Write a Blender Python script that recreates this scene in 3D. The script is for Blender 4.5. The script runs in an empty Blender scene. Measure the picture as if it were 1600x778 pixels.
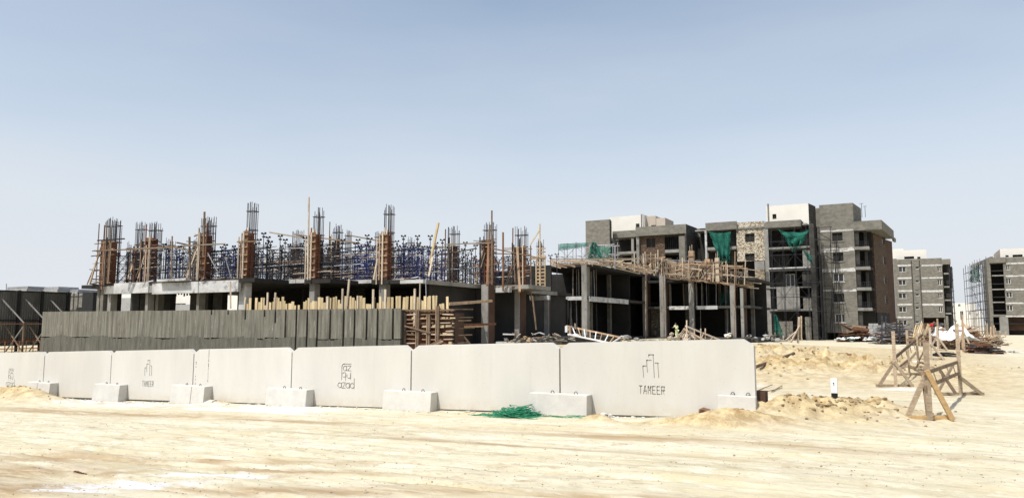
import bpy, bmesh, math, random
from mathutils import Vector, Matrix, noise
R = math.radians
rnd = random.Random(7)
C = bpy.context.scene.collection
# ------------------------------------------------------------------ camera, sky, sun, exposure
# site axes: x runs along the street fronts (towards the right of the photo), y runs into the site
F = 1142.0; PITCH = math.atan(119.0 / F); EYE = 2.4
CA, SA = 0.8785, 0.4777
sc = bpy.context.scene
cam = bpy.data.objects.new('camera', bpy.data.cameras.new('camera'))
C.objects.link(cam)
cam.location = (0, 0, EYE)
cam.rotation_euler = (R(90) + PITCH, 0, math.atan2(SA, CA))
cam.data.sensor_width = 36.0
cam.data.lens = 36.0 * F / 1600.0
cam.data.clip_end = 6000
sc.camera = cam

SUN_EL = R(58)
SUN_DIR = Vector((-0.36, -0.93, 0)).normalized()          # where the sun stands, in plan
w = bpy.data.worlds.new('World'); sc.world = w; w.use_nodes = True
nt = w.node_tree; bg = nt.nodes['Background']
sky = nt.nodes.new('ShaderNodeTexSky'); sky.sky_type = 'NISHITA'; sky.sun_disc = False
sky.sun_elevation = SUN_EL
sky.sun_rotation = math.atan2(SUN_DIR.x, SUN_DIR.y)
sky.altitude = 150; sky.air_density = 1.0; sky.dust_density = 2.6; sky.ozone_density = 1.4
hsv = nt.nodes.new('ShaderNodeHueSaturation'); hsv.inputs['Saturation'].default_value = 0.86
hsv.inputs['Value'].default_value = 0.80
hsv.inputs['Hue'].default_value = 0.492
nt.links.new(sky.outputs[0], hsv.inputs['Color'])
# dusty desert air: the sky whitens evenly all round towards the horizon
tcd = nt.nodes.new('ShaderNodeTexCoord'); sep = nt.nodes.new('ShaderNodeSeparateXYZ'); nt.links.new(tcd.outputs['Generated'], sep.inputs[0])
hz_r = nt.nodes.new('ShaderNodeValToRGB'); els = hz_r.color_ramp.elements
els[0].position = 0.0; els[0].color = (.97,) * 3 + (1,); els[1].position = 1.0; els[1].color = (.05,) * 3 + (1,)
for p_, v_ in ((.08, .92), (.16, .76), (.27, .47), (.42, .16), (.6, .08)):
    e_ = els.new(p_); e_.color = (v_, v_, v_, 1)
nt.links.new(sep.outputs[2], hz_r.inputs[0])
hmix = nt.nodes.new('ShaderNodeMixRGB'); hmix.inputs[2].default_value = (3.43, 3.60, 3.84, 1)
nt.links.new(hz_r.outputs[0], hmix.inputs[0]); nt.links.new(hsv.outputs[0], hmix.inputs[1]); 
dn_m = nt.nodes.new('ShaderNodeMapping'); dn_m.inputs['Scale'].default_value = (1.2, 1.2, 5); nt.links.new(tcd.outputs['Generated'], dn_m.inputs[0])
dn_ = nt.nodes.new('ShaderNodeTexNoise'); dn_.inputs['Scale'].default_value = 1.6; dn_.inputs['Detail'].default_value = 5; nt.links.new(dn_m.outputs[0], dn_.inputs[0])
dn_r = nt.nodes.new('ShaderNodeMapRange'); dn_r.inputs[1].default_value = .3; dn_r.inputs[2].default_value = .7; dn_r.inputs[3].default_value = -.10; dn_r.inputs[4].default_value = .10; nt.links.new(dn_.outputs[0], dn_r.inputs[0])
dn_a = nt.nodes.new('ShaderNodeMath'); dn_a.operation = 'ADD'; dn_a.use_clamp = True; nt.links.new(hz_r.outputs[0], dn_a.inputs[0]); nt.links.new(dn_r.outputs[0], dn_a.inputs[1]); nt.links.new(dn_a.outputs[0], hmix.inputs[0])
nt.links.new(hmix.outputs[0], bg.inputs[0])
bg.inputs[1].default_value = 0.145
sun = bpy.data.objects.new('sun', bpy.data.lights.new('sun', 'SUN')); C.objects.link(sun)
sun.data.energy = 3.2; sun.data.angle = R(0.5); sun.data.color = (1.0, 0.965, 0.90)
to_sun = SUN_DIR * math.cos(SUN_EL) + Vector((0, 0, math.sin(SUN_EL)))
sun.rotation_euler = to_sun.to_track_quat('Z', 'Y').to_euler()
sc.view_settings.view_transform = 'Standard'; sc.view_settings.look = 'None'
sc.view_settings.exposure = 0.62; sc.view_settings.gamma = 1.0
sc.cycles.max_bounces = 5; sc.cycles.diffuse_bounces = 3

# ------------------------------------------------------------------ survey helpers: a sight line cut with a plane of the site
def ray(px, py):
    x = (px - 800) / F; u = (389 - py) / F
    fwd = math.cos(PITCH) - math.sin(PITCH) * u; up = math.sin(PITCH) + math.cos(PITCH) * u
    return Vector((x * CA - fwd * SA, x * SA + fwd * CA, up))
def pt(px, py, s=None, t=None, z=None, D=None):
    d = ray(px, py)
    if t is not None: k = t / d.y
    elif s is not None: k = s / d.x
    elif z is not None: k = (z - EYE) / d.z
    else: k = D / (-d.x * SA + d.y * CA)
    return Vector((d.x * k, d.y * k, EYE + d.z * k))
def S(px, t, py=440): return pt(px, py, t=t).x
def Zt(px, py, t): return pt(px, py, t=t).z

# ------------------------------------------------------------------ materials
def mat(name, c1, c2, scale=1.0, stretch=(1, 1, 1), rough=0.9, bump=0.3, bscale=25, rand=0.0, c3=None, c3amt=(0.55, 0.7),
        c3scale=3.0, metal=0.0, spec=0.2, lo=0.35, hi=0.65):
    m = bpy.data.materials.new(name); m.use_nodes = True
    n = m.node_tree.nodes; L = m.node_tree.links.new; b = n['Principled BSDF']
    geo = n.new('ShaderNodeNewGeometry'); mp = n.new('ShaderNodeMapping'); mp.inputs['Scale'].default_value = stretch
    L(geo.outputs['Position'], mp.inputs[0])
    nz = n.new('ShaderNodeTexNoise'); nz.inputs['Scale'].default_value = scale; nz.inputs['Detail'].default_value = 7
    nz.inputs['Roughness'].default_value = 0.65; L(mp.outputs[0], nz.inputs[0])
    rp = n.new('ShaderNodeValToRGB'); rp.color_ramp.elements[0].position = lo; rp.color_ramp.elements[1].position = hi
    rp.color_ramp.elements[0].color = (*c1, 1); rp.color_ramp.elements[1].color = (*c2, 1); L(nz.outputs[0], rp.inputs[0])
    col = rp.outputs[0]
    if c3:
        n3 = n.new('ShaderNodeTexNoise'); n3.inputs['Scale'].default_value = c3scale; n3.inputs['Detail'].default_value = 8
        n3.inputs['Roughness'].default_value = 0.7; L(mp.outputs[0], n3.inputs[0])
        r3 = n.new('ShaderNodeValToRGB'); r3.color_ramp.elements[0].position = c3amt[0]; r3.color_ramp.elements[1].position = c3amt[1]
        L(n3.outputs[0], r3.inputs[0])
        mx = n.new('ShaderNodeMixRGB'); mx.inputs[2].default_value = (*c3, 1); L(r3.outputs[0], mx.inputs[0]); L(col, mx.inputs[1]); col = mx.outputs[0]
    if rand:
        oi = n.new('ShaderNodeObjectInfo'); mr = n.new('ShaderNodeMapRange')
        mr.inputs[3].default_value = 1 - rand; mr.inputs[4].default_value = 1 + rand; L(oi.outputs['Random'], mr.inputs[0])
        h = n.new('ShaderNodeHueSaturation'); L(mr.outputs[0], h.inputs['Value']); L(col, h.inputs['Color']); col = h.outputs[0]
    L(col, b.inputs['Base Color']); b.inputs['Roughness'].default_value = rough; b.inputs['Metallic'].default_value = metal
    b.inputs['Specular IOR Level'].default_value = spec
    if bump:
        n2 = n.new('ShaderNodeTexNoise'); n2.inputs['Scale'].default_value = bscale; n2.inputs['Detail'].default_value = 5; L(mp.outputs[0], n2.inputs[0])
        bp = n.new('ShaderNodeBump'); bp.inputs['Strength'].default_value = bump; bp.inputs['Distance'].default_value = 0.03
        L(n2.outputs[0], bp.inputs['Height']); L(bp.outputs[0], b.inputs['Normal'])
    return m
def stone_mat(name, cols, mortar, cell=3.0, stretch=(1, 1, 1.6), edge=0.06):
    m = bpy.data.materials.new(name); m.use_nodes = True
    n = m.node_tree.nodes; L = m.node_tree.links.new; b = n['Principled BSDF']; b.inputs['Roughness'].default_value = 0.9
    b.inputs['Specular IOR Level'].default_value = 0.15
    geo = n.new('ShaderNodeNewGeometry'); mp = n.new('ShaderNodeMapping'); mp.inputs['Scale'].default_value = stretch; L(geo.outputs['Position'], mp.inputs[0])
    v = n.new('ShaderNodeTexVoronoi'); v.inputs['Scale'].default_value = cell; L(mp.outputs[0], v.inputs[0])
    e = n.new('ShaderNodeTexVoronoi'); e.feature = 'DISTANCE_TO_EDGE'; e.inputs['Scale'].default_value = cell; L(mp.outputs[0], e.inputs[0])
    rp = n.new('ShaderNodeValToRGB'); rp.color_ramp.interpolation = 'CONSTANT'
    while len(rp.color_ramp.elements) < len(cols): rp.color_ramp.elements.new(0.5)
    for i, c in enumerate(cols): rp.color_ramp.elements[i].position = i / len(cols); rp.color_ramp.elements[i].color = (*c, 1)
    sep = n.new('ShaderNodeSeparateColor'); L(v.outputs['Color'], sep.inputs[0]); L(sep.outputs[0], rp.inputs[0])
    lt = n.new('ShaderNodeMath'); lt.operation = 'LESS_THAN'; lt.inputs[1].default_value = edge; L(e.outputs['Distance'], lt.inputs[0])
    mx = n.new('ShaderNodeMixRGB'); mx.inputs[2].default_value = (*mortar, 1); L(lt.outputs[0], mx.inputs[0]); L(rp.outputs[0], mx.inputs[1])
    L(mx.outputs[0], b.inputs['Base Color'])
    bp = n.new('ShaderNodeBump'); bp.inputs['Distance'].default_value = 0.06; bp.inputs['Strength'].default_value = 0.8
    L(e.outputs['Distance'], bp.inputs['Height']); L(bp.outputs[0], b.inputs['Normal'])
    return m
M = {}
M['barrier'] = mat('precast_white_concrete', (.50, .485, .445), (.56, .545, .50), .5, (1, 1, .35), rand=.035, bump=.12, bscale=18, c3=(.40, .38, .335), c3amt=(.66, .80), c3scale=1.6)
M['barrier_foot'] = mat('precast_foot_concrete', (.48, .465, .43), (.55, .535, .49), 2.5, bump=.2, bscale=22, rand=.05, c3=(.42, .38, .31), c3amt=(.62, .76), c3scale=4)
M['wallgrey'] = mat('board_marked_concrete', (.085, .080, .063), (.205, .195, .158), 3.0, (1.6, 1.6, .13), bump=.7, bscale=14, c3=(.34, .33, .29), c3amt=(.57, .68), c3scale=8)
M['walllow'] = mat('rough_lower_pour_concrete', (.075, .072, .058), (.135, .13, .108), 2.4, (1.4, 1.4, .25), bump=.8, bscale=18, c3=(.30, .28, .24), c3amt=(.62, .72), c3scale=10)
M['concrete'] = mat('cast_concrete', (.17, .165, .15), (.28, .272, .25), .9, (1, 1, .6), bump=.4, bscale=9, c3=(.085, .08, .07), c3amt=(.56, .70), c3scale=1.6)
M['beam'] = mat('pale_beam_concrete', (.31, .31, .30), (.53, .53, .52), .8, (1, 1, 1.2), bump=.4, bscale=9, c3=(.13, .125, .115), c3amt=(.54, .66), c3scale=1.3)
M['darkconcrete'] = mat('shade_dark_concrete', (.035, .033, .03), (.07, .067, .06), 1.2, bump=.3, bscale=8)  # near-black: slabs, floors and side faces carry their shade in this colour
M['plaster'] = mat('grey_cement_render', (.125, .118, .099), (.205, .192, .163), 1.3, (1, 1, 1.8), bump=.3, bscale=8, c3=(.20, .19, .168), c3amt=(.62, .80), c3scale=1.1, rand=.04)
M['plaster_light'] = mat('pale_grey_render', (.17, .165, .15), (.25, .243, .225), 1.1, bump=.3, bscale=8)
M['band'] = mat('white_primer_band', (.44, .43, .41), (.60, .59, .57), 2.0, (1, 1, 2), bump=.2, bscale=8, c3=(.18, .17, .15), c3amt=(.50, .62), c3scale=1.8)
M['white'] = mat('white_wall_paint', (.60, .575, .52), (.66, .635, .58), .4, bump=.05)
M['beige'] = mat('shaded_white_paint', (.40, .34, .28), (.46, .40, .33), .5, bump=.05)  # darker copy of the white wall, shade painted into penthouse sides
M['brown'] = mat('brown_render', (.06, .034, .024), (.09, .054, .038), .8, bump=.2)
M['brick'] = stone_mat('brown_brick', [(.085, .055, .038), (.12, .08, .055), (.06, .038, .027), (.17, .12, .085)], (.05, .04, .03), 6.5, (1, 1, 2.4), .05)
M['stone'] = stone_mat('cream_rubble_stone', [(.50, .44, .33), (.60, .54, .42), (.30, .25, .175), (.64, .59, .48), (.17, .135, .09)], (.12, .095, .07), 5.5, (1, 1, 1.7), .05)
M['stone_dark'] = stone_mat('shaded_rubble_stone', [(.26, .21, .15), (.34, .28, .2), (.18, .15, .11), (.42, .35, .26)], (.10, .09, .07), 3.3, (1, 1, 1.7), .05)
M['interior'] = mat('unlit_interior_render', (.02, .019, .018), (.035, .033, .03), .5, bump=0)  # shade of the interiors is put into this near-black colour
M['pine'] = mat('fresh_pine', (.40, .31, .17), (.55, .44, .27), 2.0, (3, 3, .6), bump=.2, bscale=30, rand=.22)
M['oldwood'] = mat('weathered_timber', (.13, .09, .06), (.25, .18, .125), 2.0, (2, 2, 1), bump=.3, bscale=30, rand=.28)
M['palewood'] = mat('bleached_timber', (.34, .275, .205), (.50, .425, .33), 2.0, (2, 2, 1), bump=.3, bscale=30, rand=.25)
M['trestle'] = mat('grey_brown_board', (.25, .19, .13), (.42, .335, .24), 7.0, (1, 1, 3), bump=.4, bscale=40, rand=.18, c3=(.16, .11, .075), c3amt=(.6, .72), c3scale=12)
M['trestle_new'] = mat('yellow_sawn_board', (.42, .27, .12), (.56, .39, .2), 6.0, (1, 1, 2), bump=.3, bscale=40, rand=.1)
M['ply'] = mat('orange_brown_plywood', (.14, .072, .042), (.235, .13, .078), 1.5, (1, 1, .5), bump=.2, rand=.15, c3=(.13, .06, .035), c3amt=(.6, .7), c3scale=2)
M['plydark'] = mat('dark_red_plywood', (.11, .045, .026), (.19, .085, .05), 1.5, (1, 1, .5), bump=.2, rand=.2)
M['batten'] = mat('formwork_batten', (.29, .195, .12), (.46, .33, .22), 3, bump=.2, rand=.25)
M['rebar'] = mat('rebar_steel', (.045, .042, .045), (.10, .095, .10), 5, bump=0, rough=.7, rand=.3)
M['rust'] = mat('rusty_steel', (.14, .06, .035), (.24, .11, .06), 5, bump=0, rough=.85, rand=.2)
M['bluesteel'] = mat('blue_painted_steel', (.014, .019, .075), (.022, .032, .135), 3, bump=0, rough=.5, rand=.2)
M['darksteel'] = mat('dark_scaffold_steel', (.018, .018, .022), (.045, .045, .05), 3, bump=0, rough=.7, rand=.25)
M['palesteel'] = mat('galvanised_steel', (.25, .25, .26), (.40, .40, .41), 3, bump=0, rough=.5, rand=.2, metal=.4)
M['fence'] = mat('dark_sheet_metal', (.06, .057, .048), (.105, .10, .086), 1.2, (1, 1, .3), bump=.1, rough=.7, c3=(.16, .13, .09), c3amt=(.62, .76), c3scale=1)
M['net'] = mat('green_debris_net', (.010, .085, .062), (.025, .155, .115), 1.5, bump=.6, bscale=3, rough=.9)
M['netpale'] = mat('faded_green_net', (.03, .15, .105), (.07, .24, .18), 1.5, bump=.4, bscale=3)
M['twine'] = mat('green_plastic_twine', (.006, .13, .06), (.05, .30, .17), 8, bump=0, rough=.6, c3=(.5, .62, .52), c3amt=(.58, .66), c3scale=9)
M['glass'] = mat('dark_window_glass', (.02, .022, .025), (.035, .037, .04), .5, bump=0, rough=.12, spec=.5)
M['block'] = mat('pale_cement_block', (.24, .24, .235), (.34, .34, .335), 3, bump=.4, rand=.12)
M['tarp'] = mat('white_tarpaulin', (.66, .66, .66), (.80, .80, .80), 1, bump=.3, bscale=3)
M['black'] = mat('black_paint', (.012, .012, .012), (.02, .02, .02), 3, bump=0, rough=.6)
M['clod'] = mat('dry_soil_clod', (.22, .15, .08), (.42, .33, .20), 5, bump=.5, rand=.25)
M['pebble'] = mat('pale_pebble', (.24, .195, .13), (.40, .34, .25), 5, bump=.5, rand=.3)
M['rock'] = mat('brown_rock', (.12, .065, .04), (.24, .14, .085), 5, bump=.8, bscale=14)
M['skin'] = mat('skin', (.16, .085, .055), (.19, .10, .065), 3, bump=0, rough=.6)
M['redcloth'] = mat('red_cloth', (.34, .02, .02), (.45, .04, .035), 6, bump=.1)
M['hivis'] = mat('hi_vis_yellow_cloth', (.50, .56, .30), (.70, .74, .50), 6, bump=.1)
M['darkcloth'] = mat('dark_cloth', (.02, .024, .04), (.035, .04, .06), 6, bump=.1)
M['bluecloth'] = mat('blue_cloth', (.02, .035, .12), (.04, .06, .18), 6, bump=.1)

# ------------------------------------------------------------------ building blocks
def grime(m, col):                                          # splashed sand and damp along the foot of a precast piece
    n = m.node_tree.nodes; L = m.node_tree.links.new; b = n['Principled BSDF']; old = b.inputs['Base Color'].links[0].from_socket
    tc = n.new('ShaderNodeTexCoord'); sp = n.new('ShaderNodeSeparateXYZ'); L(tc.outputs['Generated'], sp.inputs[0])
    ng = n.new('ShaderNodeNewGeometry'); nz = n.new('ShaderNodeTexNoise'); nz.inputs['Scale'].default_value = 3.5; nz.inputs['Detail'].default_value = 9; nz.inputs['Roughness'].default_value = .75; L(ng.outputs['Position'], nz.inputs[0])
    mr = n.new('ShaderNodeMapRange'); mr.inputs[1].default_value = 0; mr.inputs[2].default_value = .22; mr.inputs[3].default_value = .6; mr.inputs[4].default_value = 0; L(sp.outputs[2], mr.inputs[0])
    ad = n.new('ShaderNodeMath'); ad.operation = 'MULTIPLY'; L(mr.outputs[0], ad.inputs[0])
    rr = n.new('ShaderNodeMapRange'); rr.inputs[1].default_value = .35; rr.inputs[2].default_value = .65; L(nz.outputs[0], rr.inputs[0]); L(rr.outputs[0], ad.inputs[1])
    mx = n.new('ShaderNodeMixRGB'); L(ad.outputs[0], mx.inputs[0]); L(old, mx.inputs[1]); mx.inputs[2].default_value = (*col, 1)
    # drips running down
    mp = n.new('ShaderNodeMapping'); mp.inputs['Scale'].default_value = (5, 5, .25); L(ng.outputs['Position'], mp.inputs[0])
    d = n.new('ShaderNodeTexNoise'); d.inputs['Scale'].default_value = 1.3; d.inputs['Detail'].default_value = 6; L(mp.outputs[0], d.inputs[0])
    dr = n.new('ShaderNodeMapRange'); dr.inputs[1].default_value = .56; dr.inputs[2].default_value = .74; dr.inputs[3].default_value = 0; dr.inputs[4].default_value = .10; L(d.outputs[0], dr.inputs[0])
    m2 = n.new('ShaderNodeMixRGB'); L(dr.outputs[0], m2.inputs[0]); L(mx.outputs[0], m2.inputs[1]); m2.inputs[2].default_value = (.36, .345, .31, 1)
    # bug holes
    v = n.new('ShaderNodeTexVoronoi'); v.inputs['Scale'].default_value = 5.5; L(ng.outputs['Position'], v.inputs[0])
    lt = n.new('ShaderNodeMath'); lt.operation = 'LESS_THAN'; lt.inputs[1].default_value = .045; L(v.outputs['Distance'], lt.inputs[0])
    m3 = n.new('ShaderNodeMixRGB'); L(lt.outputs[0], m3.inputs[0]); L(m2.outputs[0], m3.inputs[1]); m3.inputs[2].default_value = (.27, .25, .22, 1)
    L(m3.outputs[0], b.inputs['Base Color'])
grime(M['barrier'], (.42, .34, .22)); grime(M['barrier_foot'], (.42, .34, .22))
def weave(m, amount):                                       # an open mesh cloth lets part of the light through
    n = m.node_tree.nodes; L = m.node_tree.links.new; b = n['Principled BSDF']; out = n['Material Output']
    tr = n.new('ShaderNodeBsdfTransparent'); mx = n.new('ShaderNodeMixShader'); mx.inputs[0].default_value = amount
    L(b.outputs[0], mx.inputs[1]); L(tr.outputs[0], mx.inputs[2]); L(mx.outputs[0], out.inputs[0])
weave(M['netpale'], .48); weave(M['net'], .26)
W = {}                                                     # world matrix of every object placed
def put(o, mtx, parent=None):
    if parent is not None:
        o.parent = parent; o.matrix_parent_inverse = W[parent].inverted()
    o.matrix_basis = mtx; W[o] = mtx.copy(); C.objects.link(o)
    return o
def tag(o, label=None, cat=None, group=None, kind=None):
    if label: o['label'] = label
    if cat: o['category'] = cat
    if group: o['group'] = group
    if kind: o['kind'] = kind
    return o
def thing(name, label, cat, loc, group=None):
    return tag(put(bpy.data.objects.new(name, None), Matrix.Translation(Vector(loc))), label, cat, group)
class MB:
    def __init__(s): s.v = []; s.f = []
    def add(s, vs, fs):
        k = len(s.v); s.v += [tuple(v) for v in vs]; s.f += [tuple(i + k for i in f) for f in fs]
    def box(s, x0, x1, y0, y1, z0, z1):
        s.add([(x0, y0, z0), (x1, y0, z0), (x1, y1, z0), (x0, y1, z0), (x0, y0, z1), (x1, y0, z1), (x1, y1, z1), (x0, y1, z1)], BOXF)
    def bar(s, p, q, w_, d):
        m = bar_matrix(p, q, w_, d); s.add([m @ Vector(c) for c in CUBE], BOXF)
    def build(s, name, m, parent=None, origin=None, smooth=False):
        me = bpy.data.meshes.new(name)
        if origin is None:
            origin = W[parent].translation if parent is not None else Vector(s.v[0]) * 0
        o3 = Vector(origin)
        me.from_pydata([(v[0] - o3.x, v[1] - o3.y, v[2] - o3.z) for v in s.v], [], s.f); me.update()
        me.materials.append(M[m] if isinstance(m, str) else m)
        if smooth: me.polygons.foreach_set('use_smooth', [True] * len(me.polygons))
        return put(bpy.data.objects.new(name, me), Matrix.Translation(o3), parent)
BOXF = [(0, 3, 2, 1), (4, 5, 6, 7), (0, 1, 5, 4), (1, 2, 6, 5), (2, 3, 7, 6), (3, 0, 4, 7)]
CUBE = [(-.5, -.5, -.5), (.5, -.5, -.5), (.5, .5, -.5), (-.5, .5, -.5), (-.5, -.5, .5), (.5, -.5, .5), (.5, .5, .5), (-.5, .5, .5)]
def bar_matrix(p, q, w_, d):                                # local x along the bar, y its width (level), z its depth
    p = Vector(p); q = Vector(q); x = q - p; L_ = x.length; x = x / L_
    up = Vector((0, 0, 1)) if abs(x.z) < .95 else Vector((1, 0, 0))
    y = up.cross(x).normalized(); z = x.cross(y)
    c = (p + q) / 2
    return Matrix(((x.x * L_, y.x * w_, z.x * d, c.x), (x.y * L_, y.y * w_, z.y * d, c.y), (x.z * L_, y.z * w_, z.z * d, c.z), (0, 0, 0, 1)))
SH = {}
def shared(kind, m):
    k = (kind, m)
    if k not in SH:
        me = bpy.data.meshes.new(kind + '_' + m)
        if kind == 'cube': me.from_pydata(CUBE, [], BOXF)
        else:
            n = 6; vs = []
            for xx in (-.5, .5):
                for i in range(n): vs.append((xx, .5 * math.cos(i * math.tau / n), .5 * math.sin(i * math.tau / n)))
            fs = [(i, (i + 1) % n, n + (i + 1) % n, n + i) for i in range(n)] + [tuple(range(n))[::-1], tuple(range(n, 2 * n))]
            me.from_pydata(vs, [], fs)
        me.materials.append(M[m]); SH[k] = me
    return SH[k]
def bar(name, parent, p, q, w_, d, m):
    return put(bpy.data.objects.new(name, shared('cube', m)), bar_matrix(p, q, w_, d), parent)
def rod(name, parent, p, q, r, m):
    return put(bpy.data.objects.new(name, shared('rod', m)), bar_matrix(p, q, 2 * r, 2 * r), parent)
def box(name, parent, x0, x1, y0, y1, z0, z1, m):
    mt = Matrix(((x1 - x0, 0, 0, (x0 + x1) / 2), (0, y1 - y0, 0, (y0 + y1) / 2), (0, 0, z1 - z0, (z0 + z1) / 2), (0, 0, 0, 1)))
    return put(bpy.data.objects.new(name, shared('cube', m)), mt, parent)
def kids(o): return [c for c in C.objects if c.parent is o]
def dup(o, ch_of, move, parent=None, label=None):
    c = o.copy(); C.objects.link(c)
    if parent is None: c.matrix_basis = move @ W[o]
    else: c.parent = parent; c.matrix_parent_inverse = o.matrix_parent_inverse.copy()
    W[c] = move @ W[o]
    if label: c['label'] = label
    for k in ch_of.get(o, []): dup(k, ch_of, move, c)
    return c
def wall(mb, axis, c, th, a0, a1, z0, z1, ops=()):
    A = sorted({a0, a1, *[min(max(v, a0), a1) for o in ops for v in o[:2]]}); Zs = sorted({z0, z1, *[min(max(v, z0), z1) for o in ops for v in o[2:]]})
    for i in range(len(Zs) - 1):
        zm = (Zs[i] + Zs[i + 1]) / 2; run = None
        for j in range(len(A)):
            solid = False
            if j < len(A) - 1:
                am = (A[j] + A[j + 1]) / 2
                solid = not any(o[0] < am < o[1] and o[2] < zm < o[3] for o in ops)
            if solid and run is None: run = A[j]
            if not solid and run is not None:
                if axis == 's': mb.box(run, A[j], c, c + th, Zs[i], Zs[i + 1])
                else: mb.box(c - th, c, run, A[j], Zs[i], Zs[i + 1])
                run = None
def vwall(name, parent, p, q, z0, z1, th, m, ops=()):
    """upright wall from plan point p to q, its outer face on that line; ops in metres along it"""
    p = Vector((p[0], p[1], 0)); q = Vector((q[0], q[1], 0)); u = q - p; L_ = u.length; u /= L_; nn = Vector((-u.y, u.x, 0))
    mb = MB(); wall(mb, 's', 0, th, 0, L_, z0, z1, ops)
    mb.v = [tuple(p + u * v[0] + nn * v[1] + Vector((0, 0, v[2]))) for v in mb.v]
    o = mb.build(name, m, parent)
    for o_ in ops:
        for nm, mm, c0, c1, g in (('window', 'plaster', .10, .16, 0), ('pane', 'glass', .165, .18, .02)):
            w2 = MB()
            if nm == 'window': w2.box(o_[0], o_[1], c0, c1, o_[2], o_[2] + .08); w2.box(o_[0], o_[1], c0, c1, o_[3] - .08, o_[3]); w2.box(o_[0], o_[0] + .08, c0, c1, o_[2] + .08, o_[3] - .08); w2.box(o_[1] - .08, o_[1], c0, c1, o_[2] + .08, o_[3] - .08)
            else: w2.box(o_[0] + g, o_[1] - g, c0, c1, o_[2] + g, o_[3] - g)
            w2.v = [tuple(p + u * v[0] + nn * v[1] + Vector((0, 0, v[2]))) for v in w2.v]; w2.build(nm, mm, parent)
    return o
def window(parent, a0, a1, z0, z1, c, white=True, axis='s', leaves=2):
    """frame, mullions and glass set back in an opening; > pane"""
    fw = 0.09; mb = MB(); d = 0.19; cc = c + d if axis == 's' else c - d
    def b(u0, u1, v0, v1, off=0, th=.06):
        if axis == 's': mb.box(u0, u1, cc + off, cc + off + th, v0, v1)
        else: mb.box(cc - off - th, cc - off, u0, u1, v0, v1)
    b(a0, a1, z0, z0 + fw); b(a0, a1, z1 - fw, z1); b(a0, a0 + fw, z0 + fw, z1 - fw); b(a1 - fw, a1, z0 + fw, z1 - fw)
    for i in range(1, leaves):
        u = a0 + (a1 - a0) * i / leaves; b(u - .05, u + .05, z0 + fw, z1 - fw)
    fr = mb.build('window', 'white' if white else 'darkconcrete', parent)
    mb = MB()
    if axis == 's': mb.box(a0 + .02, a1 - .02, cc + .075, cc + .09, z0 + .02, z1 - .02)
    else: mb.box(cc - .09, cc - .075, a0 + .02, a1 - .02, z0 + .02, z1 - .02)
    mb.build('pane', 'glass' if white else 'interior', fr)  # dark frames get a matte near-black sheet, painting the shade of an open hole
    return fr

# ------------------------------------------------------------------ terrain
def sm(a, b, x):
    x = min(1, max(0, (x - a) / (b - a))); return x * x * (3 - 2 * x)
MOUNDS = []                                                # (x, y, rx, ry, height, roughness)
def mound(px, py, rx, ry, h, rough, z=0.0, rot=0.0):
    p = pt(px, py, z=z); MOUNDS.append((p.x, p.y, rx, ry, h, rough, rot)); return p
BT = 19.4                                                  # the barrier line
def base_z(x):
    return .0275 * (max(x, -46) + 3.5) if x < -3.5 else 0.0
mound(1262, 655, 2.5, 1.0, .36, .26, rot=.5)
mound(1325, 650, 2.0, 1.1, .26, .26, rot=.5)
mound(1208, 656, 1.3, .55, .26, .10, rot=.4)
mound(1085, 666, 1.8, .25, .08, .05)
mound(1160, 666, 1.5, .50, .24, .10, rot=.35)
mound(1110, 664, 1.0, .25, .12, .05, rot=.3)
mound(932, 655, .5, .25, .22, .06)
mound(24, 628, 2.6, .8, .62, .22, z=-.9)
mound(336, 634, .5, .3, .18, .1, z=-.6)
mound(1250, 578, 8, 2.6, .26, .50, z=.3, rot=.45)
mound(1215, 560, 4.5, 2.0, .24, .50, z=.6, rot=.5)
mound(1330, 566, 4.5, 1.8, .2, .50, z=.5, rot=.4)
def rot_xy(dx, dy, a): return dx * math.cos(a) + dy * math.sin(a), -dx * math.sin(a) + dy * math.cos(a)
def fb(x, y, s, o=3): return noise.fractal(Vector((x * s, y * s, 3.7)), 1.0, 2.0, o)
# tyre tracks: (y at x=0, slope, bend, half gauge, depth, tread)
TRACKS = [(15.6, .030, .0006, .85, .030, .5), (14.3, .012, -.0004, .80, .034, .4), (12.4, .045, .0010, .85, .038, 1), (10.7, .020, -.0008, .82, .034, .6), (9.3, .070, .0020, .80, .045, 1),
          (7.6, .10, .0030, .85, .05, 1), (12.0, .13, .0040, .8, .030, 1), (6.1, .06, .001, .85, .05, 1), (16.6, -.01, .0003, .8, .025, .3), (8.6, -.05, .0, .8, .035, 1), (5.4, .20, .004, .8, .045, 1)]
def ruts(x, y):
    z = 0.0
    for k, (y0, sl, bd, hg, dep, tr) in enumerate(TRACKS):
        c = y0 + sl * x + bd * x * x + .10 * math.sin(x * .35 + k)
        for sd in (-1, 1):
            d = abs(y - c - sd * hg)
            if d < .34:
                w_ = .5 + .5 * noise.noise(Vector((x * .12, k * 7.1, sd)))                # tracks fade in and out
                if d < .15: z -= dep * w_ * 1.4 * (1 - (d / .15) ** 4) - tr * .016 * w_ * math.sin(x * 24 + (y - c) * 16)
                else: z += dep * w_ * .8 * math.exp(-((d - .20) / .06) ** 2) * (1 + .6 * noise.noise(Vector((x * 4, y * 4, k))))
    return z
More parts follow.
